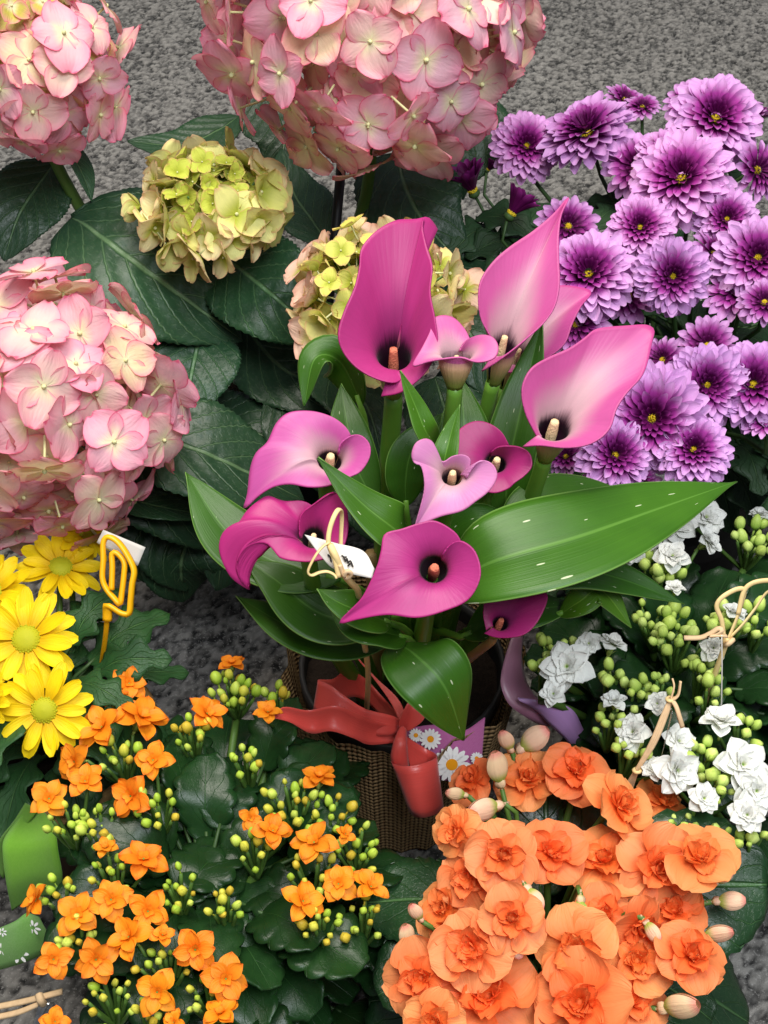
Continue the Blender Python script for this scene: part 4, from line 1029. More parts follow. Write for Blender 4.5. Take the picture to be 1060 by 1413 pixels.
radial_leaves(ok, OKL, 120, 0.08, 0.168, (0.038, 0.058), (0.62, 0.85), M_KLEAF, rise=(-0.1, 0.75), seed=8, cols=vary, prof='oval', scal=0.17, teeth=5, n=41, m=9, fold=0.2, wave=0.06, keep=carp, reach=(0.0, 0.10), thick=0.0014)

radial_leaves(ok, OKL, 12, 0.145, 0.168, (0.038, 0.05), (0.7, 0.85), M_KLEAF, rise=(0.0, 0.25), seed=10, cols=vary, prof='oval', scal=0.17, teeth=5, n=41, m=9, fold=0.2, wave=0.06, r0=-0.026, reach=(0.0, 0.02), thick=0.0014)
radial_leaves(ok, OKL, 34, 0.12, 0.168, (0.034, 0.05), (0.65, 0.85), M_KLEAF, rise=(0.0, 0.5), seed=9, cols=vary, prof='oval', scal=0.17, teeth=5, n=41, m=9, fold=0.2, wave=0.06, reach=(0.0, 0.045), thick=0.0014)
WKL = A(0.178, -0.022, 0.0)
wk = thing('white_kalanchoe_plant', 'potted kalanchoe with small white double flowers and pale green buds', 'kalanchoe', WKL)
pot(wk, WKL, 0.055, 0.10, M_POTB)
WKP = [kal_petal(0.84, 0.12, 0.1, -0.3, M_WKAL, 0), kal_petal(0.92, 0.10, 0.15, -0.45, M_WKAL, 1), kal_petal(0.78, 0.18, 0.1, -0.1, M_WKAL, 2)]
def white_core():
    b = MB(); r = random.Random(5)
    for lf, L, n in ((0.62, 0.72, 6), (0.95, 0.58, 5), (1.2, 0.42, 4)):
        o = r.uniform(0, 6)
        for k in range(n): b.xform(petal(L, L * 0.72, 'point', cup=0.2, lift=lf, curl=-0.35, nt=6, ns=5, ruffle=0.08, phase=k), rz(o + 6.2832 * k / n + r.uniform(-.2, .2)) @ tr(0, 0.04, 0.05))
    b.tube([(0, 0, 0.05), (0, 0, -0.3), (0, 0, -0.75)], [0.14, 0.2, 0.15], 8, mat=1)
    for k in range(4): b.xform(petal(0.5, 0.18, 'point', cup=0.2, lift=0.9, curl=0.1, nt=4, ns=3), rz(k * 1.57) @ tr(0, 0.12, -0.7), mat=1)
    b.tube([(0, 0, -0.7), (0, 0, -1.1)], 0.07, 6, mat=1)
    return b.mesh('flower', [M_WKAL, M_GBUD])
WKC = white_core()
wf = [(933, 725, 27), (974, 714, 24), (868, 759, 19), (892, 751, 20), (927, 773, 20), (976, 754, 18), (782, 925, 31), (764, 957, 17), (813, 886, 15), (846, 884, 18, 0.3, 0.9, 0.3), (1047, 716, 13), (983, 897, 17), (1013, 850, 15), (848, 967, 15, -0.1, 0.8, 0.6),
      (875, 1008, 23), (906, 977, 15), (936, 1024, 20), (933, 1064, 29), (904, 1056, 15), (995, 997, 24, 0.0, 0.85, 0.5), (1026, 1051, 32), (1044, 1090, 25), (970, 1105, 19), (931, 814, 12), (920, 678, 22), (1030, 1128, 21)]
wc = [(925, 788, 6, 20), (912, 850, 16, 36), (940, 882, 13, 36), (972, 925, 8, 24), (1005, 850, 14, 32), (760, 888, 6, 18), (752, 922, 5, 15), (845, 930, 5, 18), (846, 990, 9, 24), (880, 955, 8, 24), (868, 1032, 7, 20), (915, 940, 6, 18), (975, 1040, 8, 24), (985, 1082, 9, 26), (950, 1128, 8, 26), (1000, 1152, 9, 26), (1042, 1150, 6, 22), (1040, 740, 12, 28), (900, 775, 6, 22), (985, 950, 7, 20), (800, 890, 6, 22), (1030, 1005, 7, 22), (1050, 855, 7, 22)]
WBC = [(1.25, 1.3, 1.15), (1.1, 1.15, 0.9), (1.35, 1.35, 1.4), (0.95, 1.05, 0.8)]
kalanchoe(wk, WKL, wf, wc, 0.225, 0.035, 0.15, WKP, WKC, 8, WBC, (12, 15, 18.5), lifts=((0.05, 1.0, 5), (0.32, 0.9, 5)), extra=True)
radial_leaves(wk, WKL, 110, 0.09, 0.19, (0.038, 0.058), (0.65, 0.85), M_KLEAF, rise=(-0.1, 0.7), seed=18, cols=vary, prof='oval', scal=0.17, teeth=5, n=41, m=9, fold=0.2, wave=0.06, reach=(0.0, 0.11), thick=0.0014, keep=lambda a, b: not (b[1] < -0.12 and b[0] > 0.19) and not b[0] < 0.085)

radial_leaves(wk, WKL, 12, 0.165, 0.19, (0.038, 0.05), (0.7, 0.85), M_KLEAF, rise=(0.0, 0.25), seed=20, cols=vary, prof='oval', scal=0.17, teeth=5, n=41, m=9, fold=0.2, wave=0.06, r0=-0.026, reach=(0.0, 0.02), thick=0.0014)
radial_leaves(wk, WKL, 30, 0.14, 0.195, (0.034, 0.05), (0.65, 0.85), M_KLEAF, rise=(0.0, 0.5), seed=19, cols=vary, prof='oval', scal=0.17, teeth=5, n=41, m=9, fold=0.2, wave=0.06, reach=(0.0, 0.045), thick=0.0014)
# ------------------------------------------------------------------ begonia
BEC = A(0.088, -0.165, 0.0)
beg = thing('orange_begonia_plant', 'potted begonia covered in ruffled orange double flowers', 'begonia', BEC)
pot(beg, BEC, 0.058, 0.10, M_POTB)
BP = [petal(1.0, w, 'fan', cup=cu, lift=0.12, curl=c, nt=9, ns=9, ruffle=0.05, phase=i * 2.1).mesh('petal', M_BEG) for i, (w, cu, c) in enumerate(((1.25, 0.05, -0.4), (1.35, 0.09, -0.2), (1.15, 0.02, -0.6), (1.3, 0.12, 0.15)))]
BPI = [petal(1.0, w, 'fan', cup=0.22, lift=0.4, curl=c, nt=7, ns=7, ruffle=0.10, phase=i * 2.7).mesh('petal', M_BEGIN) for i, (w, c) in enumerate(((1.0, 0.2), (1.1, -0.3), (0.9, 0.4)))]
def beg_core(seed):
    r = random.Random(seed); b = MB()
    for k in range(9):
        L = r.uniform(0.26, 0.46)
        b.xform(petal(L, L * r.uniform(0.7, 1.1), 'fan', cup=0.35, lift=r.uniform(0.7, 1.35), curl=r.uniform(-.5, .4), nt=6, ns=6, ruffle=0.15, phase=k), rz(k * 2.4 + r.uniform(-.3, .3)) @ tr(0, r.uniform(0.01, 0.10), 0.03))
    b.tube([(0, 0, -0.08), (0, 0, -0.25), (0, 0, -0.5)], [0.05, 0.05, 0.04], 6, mat=1)
    b.xform(ball(0.10, 8, 5), tr(0, 0, 0.02), mat=0)
    return b.mesh('flower', [M_BEGIN, M_STEM])
BCO = [beg_core(i) for i in range(5)]
bf = [(731, 1077, 44), (795, 1064, 42), (696, 1179, 48), (759, 1176, 43), (854, 1112, 47), (836, 1189, 53), (905, 1199, 54), (963, 1184, 48), (915, 1108, 36, 0.3, 0.8, 0.5), (652, 1309, 51), (614, 1255, 42), (581, 1349, 50), (708, 1268, 42), (673, 1374, 62), (795, 1309, 50), (930, 1258, 38), (882, 1276, 36, 0.3, -0.3, 0.8),
      (953, 1319, 46), (879, 1326, 46), (800, 1384, 62), (871, 1384, 46), (647, 1209, 42, -0.4, 0.2, 0.8), (630, 1148, 34, -0.5, 0.2, 0.7), (652, 1078, 32, -0.4, 0.6, 0.6), (598, 1410, 40), (834, 1262, 38)]
for i, (u, v, r, *nn) in enumerate(bf):
    p, n = dome(u, v, (BEC[0], BEC[1]), 0.215 + 0.012 * ((i * 7) % 5 - 2) / 2, 0.045, 0.13)
    n = cdir(*nn) if nn else tilt(n * 0.6 + TOCAM(p) * 0.5, 0.22)
    s = r * px2m(depth(p)) * 1.13
    col = random.choice(((1, 1, 1), (1, 0.95, 0.9), (1.0, 0.85, 0.75), (1.0, 1.08, 0.95), (0.98, 0.78, 0.7)))
    f = place('flower', random.choice(BCO), beg, frame(p, n, roll=random.uniform(0, 6), scale=s), col)
    off = random.uniform(0, 6)
    for k in range(5):
        link('petal', random.choice(BP), f, rz(off + 6.2832 * k / 5 + random.uniform(-.2, .2)) @ tr(0, 0.03, -0.03 + 0.02 * (k % 2)) @ rx(random.uniform(-.15, .15)) @ sc(random.uniform(0.9, 1.08)), col)
    for k in range(5):
        link('petal', random.choice(BPI), f, rz(off + 0.6 + 6.2832 * k / 5 + random.uniform(-.3, .3)) @ tr(0, 0.05, 0.03) @ rx(random.uniform(-.2, .25)) @ sc(random.uniform(0.5, 0.68)), col)
    b0 = A(BEC[0] + random.uniform(-.015, .015), BEC[1] + random.uniform(-.015, .015), 0.09); e = p - n * s * 0.45
    stem(beg, [b0, b0 * 0.4 + e * 0.6 + A(0, 0, 0.008), e - n * 0.006, e], [0.003, 0.0022, 0.0018], M_STEM, seg=6, n=9)
def begbud():
    b = MB()
    for k in range(2):      # two plump valves pressed together
        t = np.linspace(0, 1, 9); s = np.linspace(-1, 1, 9); T, S = np.meshgrid(t, s, indexing='ij')
        pr = np.sin(np.pi * (T * 0.9 + 0.06)) ** 0.55
        X = S * pr * 0.55; Y = np.sqrt(np.clip(1 - S ** 2, 0, 1)) * pr * 0.34 * (1 if k else -1) + (0.02 if k else -0.02)
        Z = T * 1.5 - 0.3
        b.grid(np.stack([X, Y, Z], -1), np.stack([(S + 1) / 2, T], -1))
    b.xform(ball(0.26, 7, 5, sz=1.2, lobes=3, la=0.25), tr(0, 0, -0.42), tone=0)
    b.tube([(0, 0, -0.5), (0, 0, -1.0)], 0.07, 5)
    return b.mesh('bud', [M_BEGBUD])
BBM = begbud()
for u, v, r, ax in ((686, 1056, 30, (-0.2, 0.9, 0.3)), (740, 1018, 30, (0.7, 0.6, 0.3)), (698, 1020, 20, (-0.4, 0.8, 0.3)), (664, 1118, 32, (-0.8, -0.1, 0.5)), (627, 1095, 18, (-0.9, 0.2, 0.3)), (573, 1257, 18, (-0.5, 0.8, 0.3)), (561, 1288, 22, (-0.2, 0.9, 0.4)), (739, 1243, 22, (0.5, -0.7, 0.5)), (800, 1264, 24, (-0.1, -0.9, 0.4)),
                    (713, 1311, 18, (0.4, -0.8, 0.4)), (1012, 1243, 24, (0.95, 0.1, 0.2)), (994, 1288, 26, (0.9, 0.25, 0.3)), (943, 1388, 36, (0.6, 0.3, 0.6)), (1001, 1209, 18, (0.7, 0.6, 0.3)), (902, 1288, 20, (0.5, -0.7, 0.5))):
    p, n = dome(u, v, (BEC[0], BEC[1]), 0.222, 0.045, 0.13)
    k = px2m(depth(p)); a = cdir(*ax); c0 = p - a * r * k * 0.5
    place('bud', BBM, beg, frame(c0, a, y=cdir(0, 0, 1), roll=random.uniform(-.5, .5), scale=r * k), random.choice(((1, 1, 1), (1, 0.95, 0.9), (0.95, 1.02, 0.9))))
    b0 = A(BEC[0], BEC[1], 0.12); e = c0 - a * r * k * 0.95
    stem(beg, [b0, b0 * 0.4 + e * 0.6, e - a * 0.004, e + a * 0.002], [0.0022, 0.0016, 0.0014], M_STEM, seg=5, n=8)
radial_leaves(beg, BEC, 44, 0.09, 0.165, (0.055, 0.085), (0.75, 0.95), M_BLEAF, rise=(-0.1, 0.5), seed=28, cols=vary, prof='oval', serr=0.09, teeth=10, n=31, m=9, fold=0.12, wave=0.05, reach=(0.0, 0.05), keep=lambda a, b: b[0] < 0.205 and not (b[0] < 0.03 and b[1] < -0.25) and not (b[0] < 0.06 and b[1] > -0.15))

# ------------------------------------------------------------------ ribbons, picks, cards
M_CORAL = mat_satin('coral_satin', lin(246, 88, 78), 0.36)
M_LILAC = mat_satin('lilac_satin', lin(208, 160, 222), 0.32)
M_MAUVE = mat_satin('mauve_satin', lin(164, 108, 134), 0.36)
M_GREEN = mat_cloth('green_felt', lin(104, 162, 40), lin(142, 190, 70))
M_GPRINT = mat_cloth('green_print_cloth', lin(112, 176, 74), lin(168, 208, 130))
M_PINKCLOTH = mat_cloth('pink_print_cloth', lin(208, 104, 172), lin(232, 156, 204))
M_PRINT = plain('white_print', lin(242, 240, 236), 0.7, 0.1, 0.06, 300)
M_PRINTO = plain('orange_print', lin(240, 160, 30), 0.7, 0.1, 0.15, 300)
M_BAMBOO = plain('bamboo', lin(222, 194, 136), 0.5, 0.3, 0.16, 300)
M_RAFFIA = plain('raffia', lin(212, 180, 140), 0.75, 0.15, 0.22, 300)
M_CARD = plain('white_card', lin(208, 203, 196), 0.6, 0.2, 0.05, 60)
M_INK = plain('ink', lin(40, 36, 36), 0.7)
M_YPLAST = plain('yellow_plastic', lin(236, 172, 12), 0.4, 0.4, 0.1, 90)
M_BLACK = plain('black_plastic', lin(16, 16, 17), 0.45, 0.4, 0.1, 60)
M_STRAW = plain('straw', lin(172, 138, 90), 0.8, 0.1, 0.4, 120, bump=0.002)
def clear_mat():
    k = NT('clear_plastic')
    g = k.n('ShaderNodeBsdfGlossy'); g.inputs['Roughness'].default_value = 0.2; g.inputs['Color'].default_value = (0.9, 0.9, 0.9, 1)
    t = k.n('ShaderNodeBsdfTransparent'); t.inputs['Color'].default_value = (0.86, 0.86, 0.86, 1)
    m = k.n('ShaderNodeMixShader'); m.inputs[0].default_value = 0.3
    k.t.links.new(t.outputs[0], m.inputs[1]); k.t.links.new(g.outputs[0], m.inputs[2]); k.t.links.new(m.outputs[0], k.out.inputs[0])
    return k.m
M_CLEAR = clear_mat()

def crop(ox, oy, s, dd=0.0):             # coordinates read in an enlarged crop of the photograph
    return lambda pts: [P(ox + x * s, oy + y * s, d + dd) for x, y, d in pts]
def strip(E1, E2, n=40, m=7, sag=0.0):
    a = catmull(E1, n); b = catmull(E2, n); s = np.linspace(0, 1, m)[None, :, None]
    G = a[:, None] * (1 - s) + b[:, None] * s
    if sag:
        N = np.cross(np.gradient(G[:, m // 2], axis=0), b - a); N /= np.maximum(np.linalg.norm(N, axis=1, keepdims=True), 1e-9)
        G = G + N[:, None] * (np.sin(np.pi * s) * sag)
    q = MB(); q.grid(G); return q
def start(name, label, cat, at, group=None): return thing(name, label, cat, at, group)
def sub(th, name, mb, mat, thick=0.0): 
    o = part(name, mb, mat, th)
    if thick: solid(o, thick, 0)
    return o

# coral bow on the calla pot
k5 = crop(370, 900, 0.3113, -0.022)
bow = start('coral_bow', 'shiny coral satin ribbon bow tied on the burlap pot wrap', 'bow', P(555, 1010, 0.85))
sub(bow, 'tail', strip(k5([(25, 275, .812), (75, 243, .815), (180, 258, .825), (300, 238, .822), (400, 275, .832), (500, 312, .842), (580, 325, .85)]), k5([(28, 292, .812), (100, 312, .82), (190, 360, .832), (280, 350, .826), (380, 382, .83), (450, 410, .84), (575, 400, .85)]), sag=0.002), M_CORAL, 0.0004)
sub(bow, 'loop', strip(k5([(592, 300, .853), (540, 278, .846), (430, 250, .84), (335, 190, .838), (275, 145, .84), (222, 122, .846), (290, 118, .862), (348, 78, .872), (425, 112, .882), (505, 195, .878), (592, 290, .86)]),
                       k5([(592, 350, .853), (530, 372, .846), (420, 360, .842), (320, 310, .840), (255, 285, .842), (200, 252, .85), (290, 250, .866), (360, 200, .878), (430, 215, .888), (505, 285, .882), (592, 345, .86)]), n=64), M_CORAL, 0.0004)
sub(bow, 'knot', strip(k5([(582, 352, .846), (584, 305, .842), (612, 238, .838), (642, 197, .842)]), k5([(606, 356, .846), (652, 332, .842), (694, 286, .84), (668, 216, .842)]), n=24, sag=0.003), M_CORAL, 0.0005)
sub(bow, 'knot', strip(k5([(578, 345, .844), (556, 400, .836), (544, 468, .836), (560, 500, .842)]), k5([(614, 345, .844), (616, 400, .836), (620, 460, .838), (624, 502, .842)]), n=24, sag=0.003), M_CORAL, 0.0005)
sub(bow, 'loop', strip(k5([(600, 360, .846), (636, 388, .850), (700, 428, .853), (738, 448, .848), (744, 468, .838), (690, 492, .828), (620, 505, .826), (560, 498, .832), (545, 482, .84)]),
                       k5([(640, 560, .858), (690, 600, .862), (740, 650, .864), (772, 685, .858), (777, 700, .846), (740, 720, .836), (690, 733, .834), (648, 727, .838), (626, 705, .846)]), n=60), M_CORAL, 0.0004)
sub(bow, 'strand', strip(k5([(590, 335, .856), (548, 232, .862), (470, 120, .868), (375, 5, .872)]), k5([(622, 300, .856), (575, 205, .862), (478, 112, .868), (380, 2, .872)]), n=24), M_CORAL, 0.0004)
# pink ribbon with daisies
dr = start('daisy_print_ribbon', 'pink cloth ribbon printed with white daisies behind the coral bow', 'ribbon', P(620, 1040, 0.86))
k5 = crop(370, 900, 0.3113, -0.012)
rib = sub(dr, 'band', strip(k5([(560, 360, .862), (640, 335, .860), (750, 322, .858), (860, 350, .858), (962, 288, .858)]), k5([(570, 420, .862), (690, 455, .862), (765, 560, .862), (870, 566, .862), (942, 545, .862)]), n=30), M_PINKCLOTH, 0.0004)
def print_daisy(th, pos, n, r, np_, white=M_PRINT, eye=M_PRINTO, fl=0.3):
    b = MB()
    for k in range(np_):
        b.xform(petal(0.72, fl, 'strap', cup=0.0, nt=5, ns=3), rz(6.2832 * k / np_ + random.uniform(-.06, .06)) @ tr(0, 0.28, 0))
    if eye:
        G = np.array([[[a * math.cos(t), a * math.sin(t), 0.02 + 0.03 * (0.32 - a)] for t in np.linspace(0, 6.2832, 16, endpoint=False)] for a in (0.001, 0.2, 0.32)])
        b.grid(G, wrap=True, mat=1)
    me = b.mesh('printed_daisy', [white, eye or white])
    return place('printed_daisy', me, th, frame(pos, n, scale=r, roll=random.uniform(0, 6)))
nd = unit(np.cross(P(370 + 860 * .3113, 900 + 350 * .3113, .858) - P(370 + 750 * .3113, 900 + 322 * .3113, .858), P(370 + 765 * .3113, 900 + 560 * .3113, .862) - P(370 + 750 * .3113, 900 + 322 * .3113, .858)))
if np.dot(nd, TOCAM(P(620, 1040, .86))) < 0: nd = -nd
for x, y, r, d in ((815, 498, 26, .8455), (720, 385, 15, .8450), (655, 368, 10, .8465), (925, 470, 9, .8445)):
    q = P(370 + x * .3113, 900 + y * .3113, d); print_daisy(dr, q, nd, r * px2m(d), 15)
# lilac ribbon on the white kalanchoe
k6 = crop(680, 860, 0.1887)
lr = start('lilac_ribbon', 'lilac satin ribbon curling between the calla pot and the begonia', 'ribbon', P(770, 1000, 0.83))
sub(lr, 'band', strip(k6([(150, 60, .84), (90, 250, .83), (58, 430, .822), (110, 580, .82), (230, 680, .822), (380, 760, .83)]), k6([(228, 60, .85), (214, 250, .84), (240, 400, .835), (310, 530, .83), (420, 600, .828), (560, 650, .83)]), n=40, sag=0.002), M_MAUVE, 0.0004)
sub(lr, 'tail', strip(k6([(183, 543, .815), (340, 562, .812), (500, 590, .812), (595, 645, .815), (660, 770, .82), (745, 960, .825)]), k6([(186, 550, .815), (320, 640, .818), (400, 725, .82), (480, 800, .822), (560, 880, .826), (640, 1000, .83)]), n=40, sag=-0.002), M_LILAC, 0.0004)
sub(lr, 'tail', strip(k6([(560, 850, .828), (740, 970, .826), (770, 1100, .826), (800, 1240, .828)]), k6([(640, 790, .828), (888, 962, .824), (930, 1070, .824), (970, 1180, .826)]), n=30, sag=0.002), M_LILAC, 0.0004)
# green ribbons on the yellow daisy's pot
k1 = crop(0, 1060, 0.25, -0.05)
gr = start('green_felt_ribbon', 'plain bright green felt ribbon loop hanging on the straw pot', 'ribbon', P(40, 1190, 0.84))
sub(gr, 'loop', strip(k1([(150, 232, .842), (85, 300, .836), (22, 392, .828), (16, 480, .826), (36, 640, .832), (66, 786, .846)]), k1([(214, 210, .846), (300, 308, .836), (312, 380, .828), (322, 460, .826), (345, 600, .832), (330, 705, .846)]), n=40, sag=-0.004), M_GREEN, 0.0008)
sub(gr, 'fold', strip(k1([(-60, 520, .846), (0, 392, .840), (70, 300, .838), (140, 190, .842)]), k1([(20, 610, .850), (88, 388, .842), (150, 312, .840), (215, 230, .844)]), n=30), M_GREEN, 0.0008)
gp = start('green_print_ribbon', 'pale green ribbon printed with white flowers below the felt ribbon', 'ribbon', P(30, 1300, 0.84))
sub(gp, 'band', strip(k1([(-60, 905, .845), (20, 872, .838), (90, 840, .832), (150, 800, .832), (215, 820, .838)]), k1([(-60, 1130, .855), (20, 1106, .848), (110, 1080, .842), (210, 1040, .842), (300, 1000, .848)]), n=30, sag=-0.002), M_GPRINT, 0.0005)
q0, q1, q2 = k1([(0, 880, .839), (140, 805, .833), (110, 1080, .843)])
ng = unit(np.cross(q1 - q0, q2 - q0)); ng = ng if np.dot(ng, TOCAM(q0)) > 0 else -ng
for x, y, r in ((100, 1022, 15), (182, 880, 11), (8, 1000, 9), (95, 935, 7), (12, 905, 7)):
    d = .8315 + (y - 840) / 240 * .0095 if x > 60 else .8345 + (y - 860) / 240 * .011
    print_daisy(gp, k1([(x, y, d)])[0], ng, r * px2m(d), 7, eye=None, fl=0.34)
# straw band round the yellow daisy's pot rim
sb = MB()
for j, (zz, rr) in enumerate(((0.116, 0.0585), (0.109, 0.0595), (0.102, 0.059), (0.095, 0.0582), (0.088, 0.0575))):
    t = np.linspace(0, 2 * np.pi, 60)
    sb.tube(np.stack([YEC[0] + rr * np.cos(t), YEC[1] + rr * np.sin(t), zz + 0.0012 * np.sin(7 * t + j)], 1), 0.0038, 6)
part('straw_band', sb, M_STRAW, yel)
k1 = crop(0, 1060, 0.25)
# raffia ends at the orange kalanchoe
rf = start('raffia_tie', 'knotted pale raffia strands beside the orange kalanchoe', 'raffia', P(40, 1385, 0.79))
for a in ([(-80, 1330, .80), (120, 1290, .79), (230, 1262, .785), (345, 1232, .785)], [(-80, 1385, .80), (90, 1350, .79), (200, 1305, .785), (250, 1275, .785)]):
    b = MB(); b.tube(catmull(k1(a), 20), 0.0021, 6, flat=0.35); sub(rf, 'strand', b, M_RAFFIA)
b = MB(); b.tube(catmull(k1([(215, 1250, .782), (225, 1280, .780), (240, 1300, .783)]), 10), 0.0024, 7); sub(rf, 'knot', b, M_RAFFIA)
b = strip(k1([(215, 1300, .783), (190, 1380, .782), (165, 1460, .782)]), k1([(300, 1290, .783), (250, 1390, .782), (225, 1460, .782)]), n=12, m=3); sub(rf, 'plastic_tab', b, M_CLEAR, 0.0004)
# yellow plastic clip with its card
k2 = crop(100, 700, 0.184)
cl = start('yellow_clip_pick', 'yellow plastic paperclip shaped label pick behind the yellow daisies', 'label pick', P(143, 880, 0.82))
b = MB(); b.tube(catmull(k2([(205, 1300, .86), (225, 1140, .835), (250, 960, .815), (264, 800, .803)]), 16), 0.0016, 6); sub(cl, 'stick', b, M_YPLAST)
b = MB(); b.tube(catmull(k2([(262, 850, .804), (262, 770, .802), (262, 738, .80), (300, 755, .80), (370, 798, .80), (425, 795, .80), (437, 700, .799), (448, 580, .798), (462, 470, .798), (405, 345, .798), (335, 255, .799), (265, 222, .80), (232, 270, .80), (232, 400, .80), (226, 530, .80), (255, 612, .80), (320, 690, .80), (358, 725, .80), (372, 640, .80), (388, 500, .80), (388, 410, .80), (335, 345, .80), (298, 350, .80), (300, 450, .80), (295, 620, .80)]), 110), 0.0029, 7, flat=0.6, side=cdir(1, 0, 0)); sub(cl, 'loop', b, M_YPLAST)
cd = start('price_card', 'grey white folded price card held by the yellow clip', 'price card', P(170, 750, 0.81))
sub(cd, 'card', strip(k2([(183, 265, .812), (232, 168, .812)]), k2([(490, 440, .806), (548, 300, .806)]), n=6, m=8), plain('grey_card', lin(186, 182, 176), 0.6, 0.2, 0.08, 60), 0.0005)
# bamboo pick with card in the calla
k3 = crop(410, 690, 0.1226)
bp_ = start('bamboo_pick', 'bamboo pick with two pale looped ends stuck in the calla lily pot', 'bamboo pick', A(-0.012, 0.0, 0.105))
b = MB(); b.tube(catmull([A(-0.012, 0.0, 0.10), P(508, 925, .775), P(495, 850, .715), *k3([(690, 1040, .680), (600, 920, .664), (510, 815, .654), (440, 650, .650), (370, 500, .648)])], 40), 0.0017, 7); sub(bp_, 'stick', b, M_BAMBOO)
b = MB(); b.tube(catmull(k3([(470, 870, .652), (430, 690, .650), (375, 560, .649), (352, 470, .648), (365, 340, .648), (405, 210, .648), (455, 118, .650), (495, 110, .654), (505, 180, .658), (498, 340, .660), (490, 520, .660)]), 46), 0.00125, 7, flat=0.5, side=cdir(1, 0, 0)); sub(bp_, 'loop', b, M_BAMBOO)
b = MB(); b.tube(catmull(k3([(360, 480, .648), (290, 525, .647), (205, 630, .646), (125, 795, .647), (160, 848, .648), (250, 815, .650), (340, 805, .651), (420, 842, .652), (448, 885, .652)]), 46), 0.00125, 7, flat=0.5, side=cdir(0.3, 0, 1)); sub(bp_, 'loop', b, M_BAMBOO)
b = MB(); b.tube(catmull(k3([(530, 860, .652), (560, 800, .650), (610, 830, .652), (560, 880, .654), (510, 820, .652), (480, 730, .650)]), 24), 0.0011, 6); sub(bp_, 'binding', b, M_RAFFIA)
wc_ = start('white_name_card', 'small white card with dark handwriting hung on the bamboo pick', 'card', P(470, 765, 0.655))
card = sub(wc_, 'card', strip(k3([(84, 388, .660), (420, 480, .658), (742, 572, .656), (872, 775, .654)]), k3([(250, 610, .658), (400, 768, .656), (600, 830, .654), (842, 882, .653)]), n=20, m=8), M_CARD, 0.0005)
for n_, st in enumerate(([(500, 622, .6545), (530, 640, .6545), (560, 640, .6545)], [(525, 640, .6545), (545, 690, .6542)], [(545, 690, .6542), (560, 655, .6543), (575, 710, .6540)], [(575, 710, .6540), (600, 685, .6540), (630, 752, .6536)], [(570, 745, .6538), (600, 712, .6538)], [(345, 612, .6565), (372, 640, .6563), (384, 692, .6560)], [(415, 552, .6562), (438, 602, .6560)])):
    b = MB(); b.tube(catmull(k3(st), 10), 0.00042, 5); sub(wc_, 'ink_stroke', b, M_INK)
# bamboo pick with raffia bow in the white kalanchoe
k4 = crop(860, 780, 0.2265)
rb = start('looped_bamboo_pick', 'tall looped bamboo pick tied with raffia among the white flowers', 'bamboo pick', P(970, 985, 0.80))
b = MB(); b.tube(catmull(k4([(470, 960, .80), (500, 850, .778), (560, 660, .762), (610, 520, .752), (640, 440, .748)]), 24), 0.0017, 6); sub(rb, 'stick', b, M_BAMBOO)
b = MB(); b.tube(catmull(k4([(615, 470, .748), (608, 400, .746), (598, 330, .744), (570, 252, .742), (600, 198, .741), (680, 150, .741), (735, 145, .742), (738, 190, .744), (690, 330, .746), (640, 450, .748)]), 46), 0.0014, 7, flat=0.5, side=cdir(1, 0, 0)); sub(rb, 'loop', b, M_BAMBOO)
b = MB(); b.tube(catmull(k4([(700, 300, .745), (735, 160, .742), (790, 108, .741), (880, 92, .741), (940, 100, .742), (930, 140, .744), (870, 170, .746), (800, 270, .747), (720, 370, .747), (640, 450, .749)]), 46), 0.0014, 7, flat=0.5, side=cdir(1, 0, 0)); sub(rb, 'loop', b, M_BAMBOO)
b = MB(); b.tube(catmull(k4([(370, 442, .746), (470, 440, .745), (530, 415, .743), (580, 385, .741), (605, 400, .740), (560, 430, .742), (520, 430, .743), (590, 425, .741), (630, 432, .743)]), 40), 0.0016, 6, flat=0.5); sub(rb, 'raffia_bow', b, M_RAFFIA)
b = MB(); b.tube(catmull(k4([(605, 490, .752), (640, 480, .744), (668, 455, .746), (640, 470, .755), (605, 490, .752)]), 24), 0.0015, 6); sub(rb, 'binding', b, M_RAFFIA)
b = MB(); b.tube(catmull(k4([(600, 425, .740), (602, 600, .745), (600, 760, .752), (598, 900, .760)]), 16), 0.0004, 5); sub(rb, 'thread', b, M_CARD)
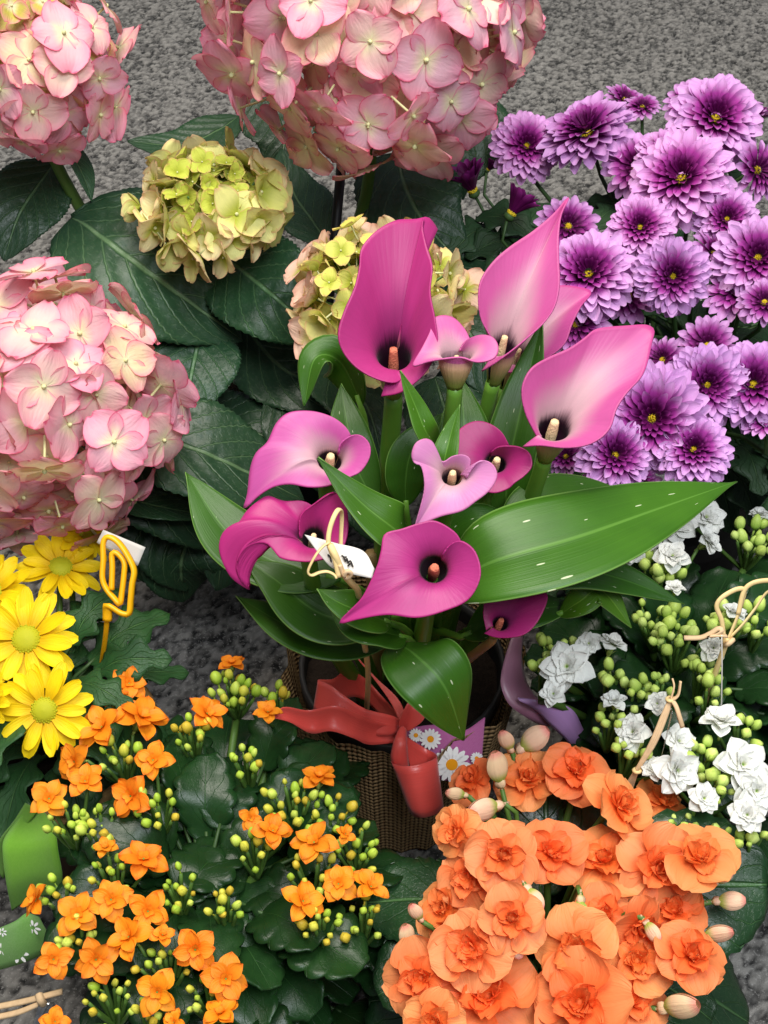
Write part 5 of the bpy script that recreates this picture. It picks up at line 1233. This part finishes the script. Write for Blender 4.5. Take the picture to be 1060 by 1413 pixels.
rs = start('raffia_bundle', 'thin bundle of raffia strands with a knotted end beside the orange begonia', 'raffia', P(865, 1090, 0.75))
for off in (-12, 0, 12):
    b = MB(); b.tube(catmull(k4([(20 + off * 2, 1380, .752), (85 + off * 0.4, 1248, .738), (180 + off, 1085, .730), (250 + off, 920, .727), (290 + off * 0.3, 815, .726)]), 26), 0.0011, 6); sub(rs, 'strand', b, M_RAFFIA)
for a in ([(290, 818, .726), (310, 740, .725), (300, 690, .726)], [(295, 822, .725), (335, 790, .723), (350, 706, .722)], [(295, 818, .725), (322, 860, .722), (345, 930, .722), (362, 988, .724)]):
    b = MB(); b.tube(catmull(k4(a), 14), 0.0013, 6, flat=0.45); sub(rs, 'bow_end', b, M_RAFFIA)
for c_ in ((288, 816), (86, 1250)):
    t = np.linspace(0, 6.5, 20); dd = .727 if c_[1] < 1000 else .737
    b = MB(); b.tube(np.array([P(860 + (c_[0] + 22 * math.cos(a)) * .2265, 780 + (c_[1] + 9 * math.sin(a) * 1.4) * .2265, dd - 0.003 * math.sin(a)) for a in t]), 0.0010, 6); sub(rs, 'binding', b, M_BAMBOO)
ps = start('clear_plastic_sleeve', 'narrow clear plastic sleeve hanging from the raffia bundle', 'plastic sleeve', P(905, 1080, 0.735))
sub(ps, 'sheet', strip(k4([(298, 870, .722), (240, 1130, .728), (178, 1368, .735)]), k4([(300, 900, .720), (262, 1060, .726), (205, 1270, .732)]), n=16, m=4), M_CLEAR, 0.0003)
# black stake holding up the hydrangea
sk = start('black_stake', 'thin straight black plant stake standing behind the lime hydrangea bloom', 'plant stake', A(-0.062, 0.30, 0.115))
e0 = P(480, 130, 0.955); e1 = P(462, 330, 0.985); dirn = unit(e1 - e0)
b = MB(); b.tube(np.array([e0, e1, e0 + dirn * ((0.115 - e0[2]) / dirn[2])]), 0.0036, 10); sub(sk, 'rod', b, M_BLACK)
b = MB(); b.tube(np.array([e0 - dirn * 0.006, e0 + dirn * 0.004]), 0.0042, 10); sub(sk, 'cap', b, M_BLACK)
